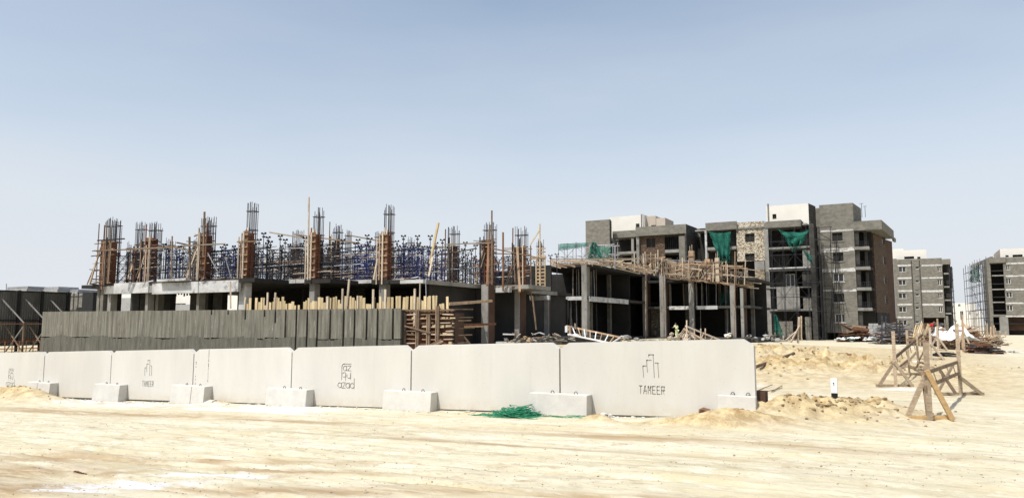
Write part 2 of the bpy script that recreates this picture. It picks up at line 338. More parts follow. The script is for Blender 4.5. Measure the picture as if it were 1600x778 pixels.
def height(x, y):
    b = base_z(x)
    k = sm(-38, -18, x)                                    # 0 on the far left, 1 at the right
    t0 = 20.5 + 6.5 * k; t1 = 28 + 17 * k
    plat = .5 + .55 * k
    plat = plat + (.42 - plat) * sm(-9, -1, x) if x > -9 else plat
    plat = plat + (.10 - plat) * sm(0, 10, x)
    if x > -25: plat = plat + (min(plat, .40) - plat) * sm(52, 84, y)
    plat = plat + (min(plat, .18) - plat) * sm(90, 118, y)
    z = b + (plat - b) * sm(t0, t1, y)
    if y < 120 and -80 < x < 60:
        near = 1 - sm(26, 40, y)
        if y < 18 and -45 < x < 25: z += ruts(x, y) * (1 - sm(16.8, 17.8, y)) * sm(-45, -38, x)
        if y < 19: z += .012 * fb(x * .6, y, 3.2) + .010 * max(0, fb(x + 50, y, 2.6, 4) - .25)
        z += near * (.035 * fb(x * .12, y, .55) + .045 * fb(x * .07 + 9, y * 1.0 + x * .09, 1.9) + .012 * fb(x * .6, y, 3.0))
        z += (1 - near) * .06 * fb(x, y, .35)
        for (mx, my, rx, ry, h, ro, a) in MOUNDS:
            dx, dy = x - mx, y - my
            if abs(dx) > 2.6 * max(rx, ry) or abs(dy) > 2.6 * max(rx, ry): continue
            u, v = rot_xy(dx, dy, a); q = (u / rx) ** 2 + (v / ry) ** 2
            g = math.exp(-q * 1.1)
            z += g * (h + ro * (fb(x, y, 1.1, 5) * .6 + .45 * abs(noise.noise(Vector((x * 2.4, y * 2.4, 1)))) + .22 * fb(x, y, 5.0, 3)))
    return z
def axis_steps(segs):
    out = []
    for a, b, st in segs:
        n = max(1, round((b - a) / st)); out += [a + (b - a) * i / n for i in range(n)]
    out.append(segs[-1][1]); return out
xs = axis_steps([(-3000, -400, 400), (-400, -120, 40), (-120, -60, 4), (-60, -40, .8), (-40, -24, .25), (-24, -16, .13), (-16, 6, .085), (6, 14, .2), (14, 30, .5), (30, 120, 5), (120, 500, 40), (500, 3000, 500)])
ys = axis_steps([(-300, -20, 40), (-20, 2, 2), (2, 3.5, .3), (3.5, 12, .06), (12, 22, .085), (22, 28, .16), (28, 48, .3), (48, 80, 1.2), (80, 140, 3), (140, 500, 20), (500, 4000, 350)])
vs = [(x, y, height(x, y)) for y in ys for x in xs]
nx = len(xs)
fs = [(j * nx + i, j * nx + i + 1, (j + 1) * nx + i + 1, (j + 1) * nx + i) for j in range(len(ys) - 1) for i in range(nx - 1)]
me = bpy.data.meshes.new('ground'); me.from_pydata(vs, [], fs); me.update()
me.polygons.foreach_set('use_smooth', [True] * len(me.polygons))
lime = me.attributes.new('lime', 'FLOAT', 'POINT'); dark = me.attributes.new('dirt', 'FLOAT', 'POINT'); soil = me.attributes.new('soil', 'FLOAT', 'POINT')
def blob(x, y, cx, cy, rx, ry, a):
    u, v = rot_xy(x - cx, y - cy, a); return math.exp(-((u / rx) ** 2 + (v / ry) ** 2))
def gblob(px, py, rx, ry, a=0.0, z=-.3):
    p = pt(px, py, z=z); return (p.x, p.y, rx, ry, a)
LIME = [gblob(205, 764, 1.2, .42, .50), gblob(110, 776, .9, .2, .5), gblob(330, 752, 1.5, .18, .30), gblob(1160, 602, .9, .4, .3, 0), gblob(1415, 610, 1.2, .45, .4, 0)]
DIRT = [gblob(60, 648, 7, .5, .0, -.8), gblob(230, 656, 5, .45, .05, -.7), gblob(20, 735, 1.8, 1.1, .3, -.3), gblob(70, 712, 2.0, .7, .4, -.3), gblob(150, 742, 1.0, .2, .5, -.3), gblob(560, 775, 3.0, .22, .3, -.2), gblob(30, 775, 1.2, .5, .4, -.3), gblob(470, 772, 3.2, .3, .35, -.2), gblob(60, 765, 1.6, .3, .4, -.3),
        gblob(270, 722, 4.5, .22, .28, -.3), gblob(450, 662, 3.5, .25, 0, -.4), gblob(740, 690, 5, .2, 0, -.1), gblob(420, 735, 3, .16, .2, -.2), gblob(1000, 680, 6, .3, 0, 0), gblob(850, 768, 3, .2, .3, 0)]
for i, (x, y, z) in enumerate(vs):
    if not (-70 < x < 40 and 0 < y < 70): continue
    l = 0.0
    if y < 19.6: l = .8 * sm(17.0, 17.6, y + .35 * fb(x, y, .25)) * (1 - sm(19.0, 19.3, y)) * (1 - sm(-17.5, -14.0, x)) * (.85 + .5 * fb(x, y, .5))
    for g_ in (7, 6): l *= 1 - min(1, 1.5 * blob(x, y, *MOUNDS[g_][:2], MOUNDS[g_][2] * 1.1, MOUNDS[g_][3] * 1.1, MOUNDS[g_][6]))
    for g in LIME: l = max(l, blob(x, y, *g) * 1.2)
    lime.data[i].value = l
    dark.data[i].value = max(blob(x, y, *g) for g in DIRT)
    so = 0.0
    for (mx, my, rx, ry, h, ro, a) in MOUNDS:
        if abs(x - mx) < 12 and abs(y - my) < 12: so = max(so, blob(x, y, mx, my, rx * 1.15, ry * 1.15, a))
    soil.data[i].value = max(so, .55 * sm(26, 34, y) * (1 - sm(2, 7, x)))
def sand_material():
    m = bpy.data.materials.new('desert_sand'); m.use_nodes = True
    n = m.node_tree.nodes; L = m.node_tree.links.new; b = n['Principled BSDF']
    b.inputs['Roughness'].default_value = 1.0; b.inputs['Specular IOR Level'].default_value = 0.05
    geo = n.new('ShaderNodeNewGeometry')
    def nz(scale, stretch, rotz=0.0, detail=8, rough=.65):
        mp = n.new('ShaderNodeMapping'); mp.inputs['Scale'].default_value = stretch; mp.inputs['Rotation'].default_value = (0, 0, rotz)
        L(geo.outputs['Position'], mp.inputs[0])
        t = n.new('ShaderNodeTexNoise'); t.inputs['Scale'].default_value = scale; t.inputs['Detail'].default_value = detail
        t.inputs['Roughness'].default_value = rough; L(mp.outputs[0], t.inputs[0]); return t.outputs[0]
    def ramp(src, a, b_, c0=(0, 0, 0), c1=(1, 1, 1)):
        r = n.new('ShaderNodeValToRGB'); r.color_ramp.elements[0].position = a; r.color_ramp.elements[1].position = b_
        r.color_ramp.elements[0].color = (*c0, 1); r.color_ramp.elements[1].color = (*c1, 1); L(src, r.inputs[0]); return r.outputs[0]
    def mix(fac, a, bcol):
        x = n.new('ShaderNodeMixRGB')
        L(fac, x.inputs[0])
        if isinstance(a, tuple): x.inputs[1].default_value = (*a, 1)
        else: L(a, x.inputs[1])
        if isinstance(bcol, tuple): x.inputs[2].default_value = (*bcol, 1)
        else: L(bcol, x.inputs[2])
        return x.outputs[0]
    def math_(op, a, b_):
        x = n.new('ShaderNodeMath'); x.operation = op
        for i, v in enumerate((a, b_)):
            if isinstance(v, (int, float)): x.inputs[i].default_value = v
            else: L(v, x.inputs[i])
        return x.outputs[0]
    base = ramp(nz(.9, (.22, 1, 1)), .36, .64, (.455, .408, .278), (.572, .53, .405))
    streak = ramp(nz(3.2, (.16, 1, 1), .09, 8, .72), .48, .66)
    base = mix(math_('MULTIPLY', streak, .55), base, (.60, .565, .47))
    fine = ramp(nz(5.5, (.4, 1, 1), .03, 10, .85), .525, .57)
    base = mix(math_('MULTIPLY', fine, .4), base, (.365, .30, .19))
    yel = ramp(nz(.7, (.3, 1, 1), .1, 7, .7), .50, .66)
    base = mix(math_('MULTIPLY', yel, .5), base, (.54, .455, .285))
    scr = ramp(nz(4.6, (.32, 1, 1), .05, 9, .78), .535, .575)
    scr2 = ramp(nz(.6, (.5, 1, 1), .1, 5, .6), .38, .58)
    base = mix(math_('MULTIPLY', math_('MULTIPLY', scr, scr2), .55), base, (.30, .24, .155))
    pale = ramp(nz(3.7, (.25, 1, 1), .05, 9, .78), .53, .58)
    base = mix(math_('MULTIPLY', pale, .5), base, (.66, .62, .52))
    def att(name):
        a = n.new('ShaderNodeAttribute'); a.attribute_name = name; return a.outputs['Fac']
    sn = nz(2.6, (1, 1, 1), 0, 9, .75)
    soilc = ramp(sn, .40, .60, (.27, .175, .075), (.56, .45, .255))
    base = mix(att('soil'), base, soilc)
    dn = nz(3.5, (.12, 1, 1), 0, 8, .7)
    df = math_('MULTIPLY', att('dirt'), ramp(dn, .34, .52))
    base = mix(math_('MULTIPLY', df, .85), base, (.30, .205, .11))
    lf = ramp(math_('ADD', att('lime'), math_('MULTIPLY', math_('SUBTRACT', nz(2.6, (.4, 1, 1), .06, 10, .8), .5), 3.6)), .42, .9)
    base = mix(lf, base, (.575, .57, .565))
    L(base, b.inputs['Base Color'])
    bn = math_('ADD', math_('MULTIPLY', nz(5, (.12, 1, 1), .05, 6), 1.2), math_('ADD', nz(26, (1, 1, 1), 0, 6, .7), math_('MULTIPLY', nz(90, (1, 1, 1), 0, 3, .7), .5)))
    bp = n.new('ShaderNodeBump'); bp.inputs['Strength'].default_value = .55; bp.inputs['Distance'].default_value = .035
    L(bn, bp.inputs['Height']); L(bp.outputs[0], b.inputs['Normal'])
    return m
me.materials.append(sand_material())
g = bpy.data.objects.new('ground', me); put(g, Matrix()); tag(g, kind='structure')

# ------------------------------------------------------------------ rocks, clods (small loose stones, uncountable)
def rock_mb(mb, c, r, seed, flat=.65):
    rr = random.Random(seed); n1, n2 = 5, 3
    v = [(c[0], c[1], c[2] + r * flat)]
    for j in range(1, n2):
        a = math.pi * j / n2
        for i in range(n1):
            b = math.tau * i / n1 + rr.random(); k = r * rr.uniform(.75, 1.25)
            v.append((c[0] + k * math.sin(a) * math.cos(b), c[1] + k * math.sin(a) * math.sin(b), c[2] + k * flat * math.cos(a)))
    v.append((c[0], c[1], c[2] - r * flat)); f = []
    for i in range(n1): f.append((0, 1 + i, 1 + (i + 1) % n1))
    for j in range(n2 - 2):
        for i in range(n1):
            a = 1 + j * n1 + i; b = 1 + j * n1 + (i + 1) % n1; f.append((a, a + n1, b + n1, b))
    l = len(v) - 1
    for i in range(n1): f.append((l, l - n1 + (i + 1) % n1, l - n1 + i))
    mb.add(v, f)
mb = MB()
for k in range(2400):                                      # grit scattered over the track
    px = rnd.uniform(-40, 1640); py = 625 + 160 * rnd.random() ** 1.3
    p = pt(px, py, z=-.25)
    if p.y > 19: continue
    r = rnd.uniform(.006, .018) if rnd.random() < .97 else rnd.uniform(.018, .034)
    rock_mb(mb, (p.x, p.y, height(p.x, p.y)), r, k)
tag(mb.build('gravel', 'pebble'), kind='stuff')
mb = MB()
for k in range(620):                                       # clods on the spoil heaps
    i = rnd.choice([0, 0, 0, 1, 1, 1, 2, 7, 9, 9, 10, 11]); mx, my, rx, ry, h, ro, a = MOUNDS[i]
    u = rnd.gauss(0, rx * .6); v = rnd.gauss(0, ry * .6); x = mx + u * math.cos(a) - v * math.sin(a); y = my + u * math.sin(a) + v * math.cos(a)
    if abs(y - BT) < .7 and x < -3: continue
    rock_mb(mb, (x, y, height(x, y) + .01), rnd.uniform(.018, .05) * (1 if i < 8 else 1.5) * rnd.choice([1, 1, 1.5]), k, .55)
tag(mb.build('soil_clods', 'clod'), kind='stuff')
mb = MB()
for k in range(240):                                       # crumbled lime and mortar lumps along the foot of the barriers
    x = rnd.uniform(-37, -3.5); y = BT - rnd.uniform(.02, .55)
    rock_mb(mb, (x, y, height(x, y) + .01), rnd.uniform(.02, .07), k, .5)
tag(mb.build('mortar_crumbs', 'barrier_foot'), kind='stuff')

# ------------------------------------------------------------------ white precast barriers with cut emblems
J = [-20, 67, 172, 301, 455, 642, 875, 1181]
J = [S(p, BT, 600) for p in J]; J[0] = J[1] - 5.3
HB = 2.0
def seg_cut(mb, x0, z0, x1, z1, wd, y0, dep):
    d = Vector((x1 - x0, 0, z1 - z0)); L_ = d.length; d /= L_; nrm = Vector((-d.z, 0, d.x)) * wd / 2; e = d * wd * .3
    a = Vector((x0, 0, z0)) - e; b = Vector((x1, 0, z1)) + e
    q = [a - nrm, b - nrm, b + nrm, a + nrm]
    mb.add([(p.x, y0 - .05, p.z) for p in q] + [(p.x, y0 + dep, p.z) for p in q], BOXF)
def arc(cx, cz, r, a0, a1, n=8, sx=1.0):
    return [(cx + sx * r * math.cos(R(a0 + (a1 - a0) * i / n)), cz + r * math.sin(R(a0 + (a1 - a0) * i / n))) for i in range(n + 1)]
def tameer_emblem():                                       # metres about the middle of the emblem
    u = 1 / (4.862 * 61); cx, cz = 380, 338
    f = lambda pts: [((x - cx) * u * 1.12, (cz - z) * u) for x, z in pts]
    return [f([(320, 388), (315, 296), (342, 294)]), f([(351, 345), (345, 247), (380, 247)]), f([(362, 218), (362, 202), (396, 202), (402, 388)]), f([(404, 269), (430, 269), (436, 388)])]
def tameer_word():
    h = .21; wd = .076; out = []; x = -.36
    L_ = {'T': [[(0, 1), (1, 1)], [(.5, 1), (.5, 0)]], 'A': [[(-.05, 0), (.45, 1), (.55, 1), (1.05, 0)], [(.2, .35), (.8, .35)]],
          'M': [[(0, 0), (0, 1), (.5, .45), (1, 1), (1, 0)]], 'E': [[(1, 1), (0, 1), (0, 0), (1, 0)], [(0, .5), (.8, .5)]],
          'R': [[(0, 0), (0, 1), (1, 1), (1, .5), (0, .5)], [(.5, .5), (1, 0)]]}
    for ch in 'TAMEER':
        for st in L_[ch]: out.append([(x + a * wd, -.62 + b * h) for a, b in st])
        x += wd + .052
    return out
def azad_emblem():
    u = 1 / (5.333 * 50); cx, cz = 972, 325
    P = lambda x, z: ((x - cx) * u * 1.05, (cz - z) * u)
    def A(x, z, r, a0, a1): c = P(x, z); return arc(c[0], c[1], r * u, a0, a1, 8, 1.05)
    return [[P(921, 400), P(921, 275)] + A(947, 276, 25, 180, 90)[1:] + [P(1028, 251)], A(958, 292, 22, 20, 340), [P(975, 270), P(975, 314)],
            [P(988, 268), P(1026, 268), P(988, 312), P(1028, 312)], A(948, 352, 22, 0, 330), [P(966, 335), P(966, 402)],
            A(1002, 360, 22, 150, 390), [P(1024, 330), P(1024, 392)]]
def azad_word():
    h = .10; out = []; x = -.36
    for ch in 'azad':
        wd = .13
        if ch == 'z': out.append([(x, -.56 + .19), (x + wd, -.56 + .19), (x, -.56), (x + wd, -.56)])
        else:
            out.append(arc(x + .075, -.56 + .095, .085, 0, 360, 10)); out.append([(x + .16, -.56), (x + .16, -.56 + (.19 if ch == 'a' else .34))])
        x += .205 if ch != 'z' else .16
    return out
BAR_LABEL = ['white concrete barrier cut off by the left edge, cut azad emblem', 'plain white concrete barrier second from the left, short one',
    'white concrete barrier with a small cut TAMEER tower emblem, third from the left', 'white concrete barrier with a thin vertical crack line near its left end',
    'white concrete barrier with cut azad emblem in the middle of the row', 'plain white concrete barrier behind the tangle of green twine',
    'largest white concrete barrier at the right end of the row with cut TAMEER emblem']
barriers = []
for i in range(7):
    x0, x1 = J[i] + .022, J[i + 1] - .022; zb0, zb1 = base_z(x0) + .05, base_z(x1) + .05
    root = thing('concrete_barrier', BAR_LABEL[i], 'barrier', ((x0 + x1) / 2, BT + .1, (zb0 + zb1) / 2), 'white precast barriers in a row along the dirt road')
    ch = .20; th = .20
    prof = [(x0, zb0), (x1, zb1), (x1, zb1 + HB - ch * .85), (x1 - ch * 1.35, zb1 + HB), (x0 + ch * 1.35, zb0 + HB), (x0, zb0 + HB - ch * .85)]
    mb = MB(); n = 6
    mb.add([(a, BT, z) for a, z in prof] + [(a, BT + th, z) for a, z in prof], [tuple(range(n)), tuple(range(2 * n - 1, n - 1, -1))] + [(k, n + k, n + (k + 1) % n, (k + 1) % n) for k in range(n)])
    body = mb.build('panel', 'barrier', root)
    em = {0: ('azad', 17, 585), 2: ('tameer', 232, 580), 4: ('azad', 541, 581), 6: ('tameer', 1018, 580)}.get(i)
    if em:
        c = pt(em[1], em[2], t=BT); EK = .97; strokes = (azad_emblem() + azad_word()) if em[0] == 'azad' else (tameer_emblem() + tameer_word())
        cut = MB(); fl = MB()
        for st in strokes:
            wd = .031
            for (a, b), (c2, d2) in zip(st, st[1:]):
                seg_cut(cut, c.x + a * EK, c.z + b * EK, c.x + c2 * EK, c.z + d2 * EK, wd, BT, .032)
                seg_cut(fl, c.x + a * EK, c.z + b * EK, c.x + c2 * EK, c.z + d2 * EK, wd - .004, BT + .05 + .0255, .003)
        co = cut.build('cutter', 'barrier', root)
        for ob_ in (co, body):
            bm_ = bmesh.new(); bm_.from_mesh(ob_.data); bmesh.ops.recalc_face_normals(bm_, faces=bm_.faces); bm_.to_mesh(ob_.data); bm_.free()
        md = body.modifiers.new('cut', 'BOOLEAN'); md.operation = 'DIFFERENCE'; md.solver = 'EXACT'; md.object = co; md.use_self = True
        bpy.context.view_layer.update()
        new = bpy.data.meshes.new_from_object(body.evaluated_get(bpy.context.evaluated_depsgraph_get()))
        body.modifiers.clear(); body.data = new
        bpy.data.objects.remove(co)
        emb = fl.build('engraved_emblem', 'barrier', root); emb['label'] = 'cut %s emblem and lettering' % ('azad' if em[0] == 'azad' else 'TAMEER')
    bv = body.modifiers.new('edge', 'BEVEL'); bv.width = .012; bv.segments = 2; bv.limit_method = 'ANGLE'; bv.angle_limit = R(40)
    if em: body.modifiers.clear()
    barriers.append(root)
# crack lines of the fourth barrier: a joint strip, standing proud
x = S(325, BT, 590); zz = base_z(x) + .05
mb = MB()
for k in range(26):
    z0 = zz + .75 + k * .048; mb.box(x - .012 + rnd.uniform(-.01, .01), x + .010 + rnd.uniform(-.01, .01), BT - .004, BT + .01, z0, z0 + rnd.uniform(.02, .046))
x = S(305.5, BT, 590)
for k in range(22):
    z0 = zz + .2 + k * .06
    if rnd.random() < .55: mb.box(x - .014, x + .014, BT - .004, BT + .01, z0, z0 + rnd.uniform(.02, .05))
tag(mb.build('crack', 'darkconcrete', barriers[3]), kind='stuff')
FOOT = [(40, 80, 'pale concrete foot block beside the sand pile at the far left', 597), (143, 189, 'concrete foot block between the plain second barrier and the small TAMEER barrier', 600),
        (265, 322, 'concrete foot block with a seam, right of the small TAMEER barrier', 602), (414, 482, 'concrete foot block left of the middle azad emblem', 607),
        (597, 677, 'concrete foot block right of the middle azad emblem', 611), (825, 921, 'long concrete foot block right of the green twine', 615),
        (1120, 1190, 'concrete foot block half buried in sand at the right end of the barriers', 618)]
for k, (a, b, lab, top) in enumerate(FOOT):
    t0 = BT - .42; x0 = S(a, t0, 620); x1 = S(b - (5 if k < 6 else 8), t0, 620); zb = base_z((x0 + x1) / 2) - .05; h = .78
    if k == 6: t0 = BT - .24; x0 = S(1120, t0, 620); x1 = J[7] + .02
    root = thing('foot_block', lab, 'concrete block', ((x0 + x1) / 2, t0, zb), 'concrete foot blocks holding the barriers')
    hh = Zt((a + b) / 2, top, t0 + .1) - zb
    mb = MB(); f0, f1 = t0, BT - .004; tp = t0 + .06
    def sec(x): return [(x, f0, zb), (x, f1, zb), (x, f1, zb + hh), (x, tp, zb + hh)]
    mb.add(sec(x0) + sec(x1), [(0, 1, 2, 3), (7, 6, 5, 4), (0, 4, 5, 1), (1, 5, 6, 2), (2, 6, 7, 3), (3, 7, 4, 0)])
    o = mb.build('block', 'barrier_foot', root); bv = o.modifiers.new('edge', 'BEVEL'); bv.width = .02; bv.segments = 2
    if k in (0, 2):
        xm = x0 + (x1 - x0) * (.45 if k == 0 else .62)
        sm_ = MB(); q = [(xm, zb)]; sm_.add([(xm - .008, f0 - .004, zb + .02), (xm + .008, f0 - .004, zb + .02), (xm + .008, tp - .004, zb + hh - .01), (xm - .008, tp - .004, zb + hh - .01), (xm - .008, f0 + .02, zb + .02), (xm + .008, f0 + .02, zb + .02), (xm + .008, tp + .02, zb + hh - .01), (xm - .008, tp + .02, zb + hh - .01)], BOXF)
        sm_.build('seam', 'darkconcrete', root)
    # back half of the foot, behind the panel
    for fr in (.38, .78):
        xl = x0 + (x1 - x0) * fr; lp = MB()
        for i in range(6):
            a0, a1 = math.pi * i / 6, math.pi * (i + 1) / 6
            lp.bar((xl + .05 * math.cos(a0), tp + .14, zb + hh + .05 * math.sin(a0) * 1.5), (xl + .05 * math.cos(a1), tp + .14, zb + hh + .05 * math.sin(a1) * 1.5), .016, .016)
        lp.build('lifting_loop', 'rebar', root)
p = pt(1187, 630, t=BT + .1)
root = thing('foot_block', 'brown stained rear foot block showing behind the right end of the last barrier', 'concrete block', (p.x, BT + .5, 0), 'concrete foot blocks holding the barriers')
box('block', root, J[7] - .9, p.x + .12, BT + .21, BT + .62, -.05, .72, 'brown')
# a plank wedged in the joint at x=876
p = pt(876.5, 601, t=BT + .10); q = pt(877.5, 618, t=BT + .1)
root = thing('wedge', 'brown timber wedge stuck in the joint of the two right barriers', 'timber', q)
bar('board', root, q - Vector((0, 0, .3)), p, .05, .10, 'oldwood')

# ------------------------------------------------------------------ long grey retaining wall behind the barriers
WT = 25.0
root = thing('retaining_wall', 'long dark grey board marked concrete wall behind the white barriers', 'wall', (S(300, WT), WT, -.5))
wx0, wx1 = S(66, WT, 500), S(626, WT, 500)
gro = [(165, 1), (330, .12), (356, .12), (383, .28), (413, .2), (430, .4), (446, .85), (463, 2), (480, 2), (496, 2), (516, .98), (537, 2), (554, 2), (573, .98), (590, 2), (614, .98)]
gro = [g_ for g_ in gro if g_[0] != 165]
edges = [wx0]; gx = []
for px, dep in gro: gx.append((S(px, WT, 500), dep))
def wtop(x): return 3.12 + .0035 * (-x - 22)
prev = wx0
joints = [S(p, WT, 500) for p in (121, 176, 240, 290)]
cuts = sorted([(x, 0, 0) for x in joints] + [(x, .052, dep) for x, dep in gx])
for x, half, dep in cuts + [(wx1, 0, 0)]:
    a, b = prev, x - half
    mb = MB(); zt = wtop((a + b) / 2) + rnd.uniform(-.006, .006)
    zc = 1.72 + .004 * (x + 40) + rnd.uniform(-.04, .04)
    mb.box(a + .004, b - .004, WT, WT + .09, zc + .02, zt); mb.build('wall_panel', 'wallgrey', root)
    mb = MB(); n = max(2, int((b - a) / .18)); off = .022                  # lower pour, ragged top edge, slightly proud
    for i in range(n):
        u0 = a + (b - a) * i / n; u1 = a + (b - a) * (i + 1) / n; e = rnd.uniform(-.03, .03) + .07 * math.sin(u0 * 1.7)
        mb.box(u0, u1, WT - off + rnd.uniform(0, .012), WT + .09, -1.0, zc + .03 + e)
    mb.build('lower_pour', 'walllow', root)
    if half and dep < 1.5:                                 # the slot stops part way down: concrete below it
        zt2 = 3.1 - dep * 1.5
        mb = MB(); mb.box(x - half, x + half, WT + .004, WT + .09, zc, zt2); mb.build('slot_fill', 'wallgrey', root)
    if half:
        mb = MB(); mb.box(x - half, x + half, WT - .02, WT + .09, -1.0, zc + .01) if dep < 1.5 else mb.box(x - half + .01, x + half - .01, WT + .08, WT + .1, -1.0, 3.0)
        mb.build('slot_fill' if dep < 1.5 else 'timber_strip', 'walllow' if dep < 1.5 else 'black', root)
    prev = x + half
mb = MB(); mb.box(wx0 + .01, wx1, WT + .092, WT + .35, -1.0, 3.04); mb.build('wall_core', 'darkconcrete', root)
# timber shutter boards standing along the back of the wall top
root = thing('board_shutter', 'row of upright yellow pine boards along the top of the grey wall', 'formwork', (S(530, WT + .4), WT + .4, 3.0))
tall = {383: 468, 418: 457, 430: 457, 535: 451, 545: 436, 583: 452, 602: 452, 648: 451, 656: 442, 512: 463, 559: 462}
px = 362.0
while px < 701:
    wpx = rnd.uniform(2.6, 5.2)
    if px < 395 and rnd.random() < .45: px += wpx * 1.4; continue
    if rnd.random() < .22: px += rnd.uniform(1.5, 4.5)
    x = S(px, WT + .4, 480); x2 = S(px + wpx - .4, WT + .4, 480)
    top = 465 - (px - 400) * .008 + rnd.uniform(-1.5, 1.5)
    if rnd.random() < .45: top += rnd.uniform(5, 12)
    ty = WT + .38 + rnd.uniform(0, .05)
    z1 = Zt(px, top, ty); z0 = 2.2
    if px > 626: z0 = 2.95
    dx = rnd.uniform(-.03, .03)
    bar('board', root, ((x + x2) / 2, ty, z0), ((x + x2) / 2 + dx, ty, z1), .028, x2 - x, 'pine')
    px += wpx
for k, v in tall.items():
    z1 = Zt(k, v, WT + .36); x = S(k, WT + .36, 470); lean = {545: .18}.get(k, 0)
    bar('prop', root, (x - lean, WT + .36, 2.4), (x, WT + .36, z1), .05, .09 if k != 656 else .04, 'palewood')
bar('rail', root, (S(362, WT, 483), WT + .33, 3.10), (S(704, WT, 483), WT + .33, 3.02), .10, .06, 'oldwood')

# ------------------------------------------------------------------ brown wall formwork at the end of the grey wall
FT = 25.3
root = thing('wall_formwork', 'brown plywood wall formwork with grid of battens, right of the grey wall', 'formwork', (S(665, FT), FT, .9))
fx0, fx1 = S(628, FT, 500), S(703, FT, 500)
n = 14
for i in range(n):
    a = fx0 + (fx1 - fx0) * i / n; b = fx0 + (fx1 - fx0) * (i + 1) / n
    box('plywood_sheet', root, a + .005, b - .005, FT + .18 + rnd.uniform(0, .02), FT + .20, .7, 3.05, 'plydark')
for y in (484.5, 491, 498, 505, 511, 517, 522, 530, 537):
    z = Zt(660, y, FT); a = fx0 - .02
    while a < fx1 + .3:
        l = rnd.uniform(.55, 1.1)
        bar('batten', root, (a, FT + .07, z + rnd.uniform(-.03, .03)), (min(a + l, fx1 + .12), FT + .07, z + rnd.uniform(-.03, .03)), .10, rnd.uniform(.03, .055), rnd.choice(['batten', 'oldwood', 'plydark', 'palewood'])); a += l + rnd.uniform(.03, .3)
for k, xx in enumerate((632, 653, 670, 684)):
    x = S(xx, FT, 500); zt_ = Zt(xx, (489, 485, 491, 478)[k], FT)
    for o_ in (-.05, .05): bar('upright', root, (x + o_, FT - .02, .3), (x + o_, FT - .02, zt_), .09, .065, 'oldwood')
for k in range(26):                                        # offcuts standing on the battens
    x = rnd.uniform(fx0, fx1); z = Zt(660, rnd.choice([509, 521, 535, 497]), FT)
    bar('offcut', root, (x, FT + .10, z), (x + rnd.uniform(.08, .3), FT + .10, z), .06, rnd.uniform(.05, .13), 'pine')
bar('brace', root, pt(632, 509, t=FT - .1), pt(673, 520, t=FT - .1), .05, .06, 'oldwood')
bar('brace', root, pt(660, 545, t=FT - .6), pt(690, 531, t=FT - .1), .05, .09, 'oldwood')
bar('brace', root, pt(668, 545, t=FT - .7), pt(692, 533, t=FT - .1), .05, .07, 'batten')
for y in (483, 496, 501, 513, 524, 536):                   # returns of the battens around the corner
    z = Zt(703, y, FT); bar('batten', root, (fx1, FT + .15, z), (fx1 + .30, FT + rnd.uniform(.9, 1.5), z + .02), .06, .05, 'oldwood')
box('plywood_sheet', root, fx1 + .1, fx1 + .12, FT + .2, FT + .9, .7, 2.9, 'brown')
root = thing('timber_bridge', 'two stacked timber rails running from the wall formwork to the tall brown column', 'timber', pt(735, 510, t=27))
bar('rail', root, pt(708, 511, t=26.2), pt(754, 509.5, t=30), .08, .085, 'batten'); bar('rail', root, pt(712, 508, t=26.3), pt(774, 506, t=31), .08, .10, 'plydark')
bar('post', root, pt(722.5, 545, t=26.6), pt(722.5, 507, t=26.6), .09, .09, 'oldwood')
bar('brace', root, pt(708, 506, t=26.0), pt(741, 545, t=27.0), .06, .07, 'oldwood')
root = thing('plank', 'long sawn plank sloping from the shutter boards up to the tall brown column', 'plank', pt(735, 473, t=27))
bar('plank', root, pt(701, 475, t=25.6), pt(768, 470, t=31), .10, .12, 'batten')

# ------------------------------------------------------------------ left concrete frame: slab, beams, columns
SZ = 5.4
poly = [(-55, 33), (-36.6, 33), (-36.6, 36), (-33, 36), (-33, 38.8), (-28.3, 38.8), (-28.3, 64), (-55, 64)]
frame = thing('concrete_frame_building', 'unfinished concrete frame at left with formed columns and props on its slab', 'building', (-42, 48, 0))
mb = MB(); n = len(poly)
mb.add([(x, y, SZ - .26) for x, y in poly] + [(x, y, SZ) for x, y in poly], [tuple(range(n))[::-1], tuple(range(n, 2 * n))] + [(k, (k + 1) % n, n + (k + 1) % n, n + k) for k in range(n)])
mb.build('slab', 'interior', frame)  # near-black so the soffit's shade sits in the slab colour
def fascia(pa, pb, ya, yb, t, m='beam', th=.25):
    x0, x1 = S(pa, t, 445), S(pb, t, 445); z1, z0 = Zt((pa + pb) / 2, ya, t), Zt((pa + pb) / 2, yb, t)
    box('edge_beam', frame, x0, x1, t, t + th, z0, z1, m)
fascia(163, 178, 447, 459, 32.94, 'concrete'); fascia(178, 232, 441.5, 458, 32.9); fascia(232, 238, 446, 457, 32.95, 'concrete'); fascia(238, 372, 440, 457.5, 32.92)
box('edge_beam', frame, S(246, 32.6), S(291, 32.6), 32.55, 32.9, SZ - .02, SZ + .14, 'beam')
fascia(395, 409, 436, 442, 35.95); fascia(409, 442, 438.5, 443, 35.97, 'darkconcrete'); fascia(442, 475, 436.5, 442.5, 35.93)
fascia(508, 532, 438, 442.5, 38.77, 'darkconcrete'); fascia(532, 580, 437.5, 443, 38.74); fascia(625, 661, 437, 442.5, 38.72)
box('edge_beam', frame, -28.28, -28.2, 38.9, 52, SZ - .27, SZ + .01, 'concrete')
box('floor', frame, -54, -28.4, 34.4, 64, .3, .95, 'darkconcrete')  # dark floor added to cut bounce light under the slab
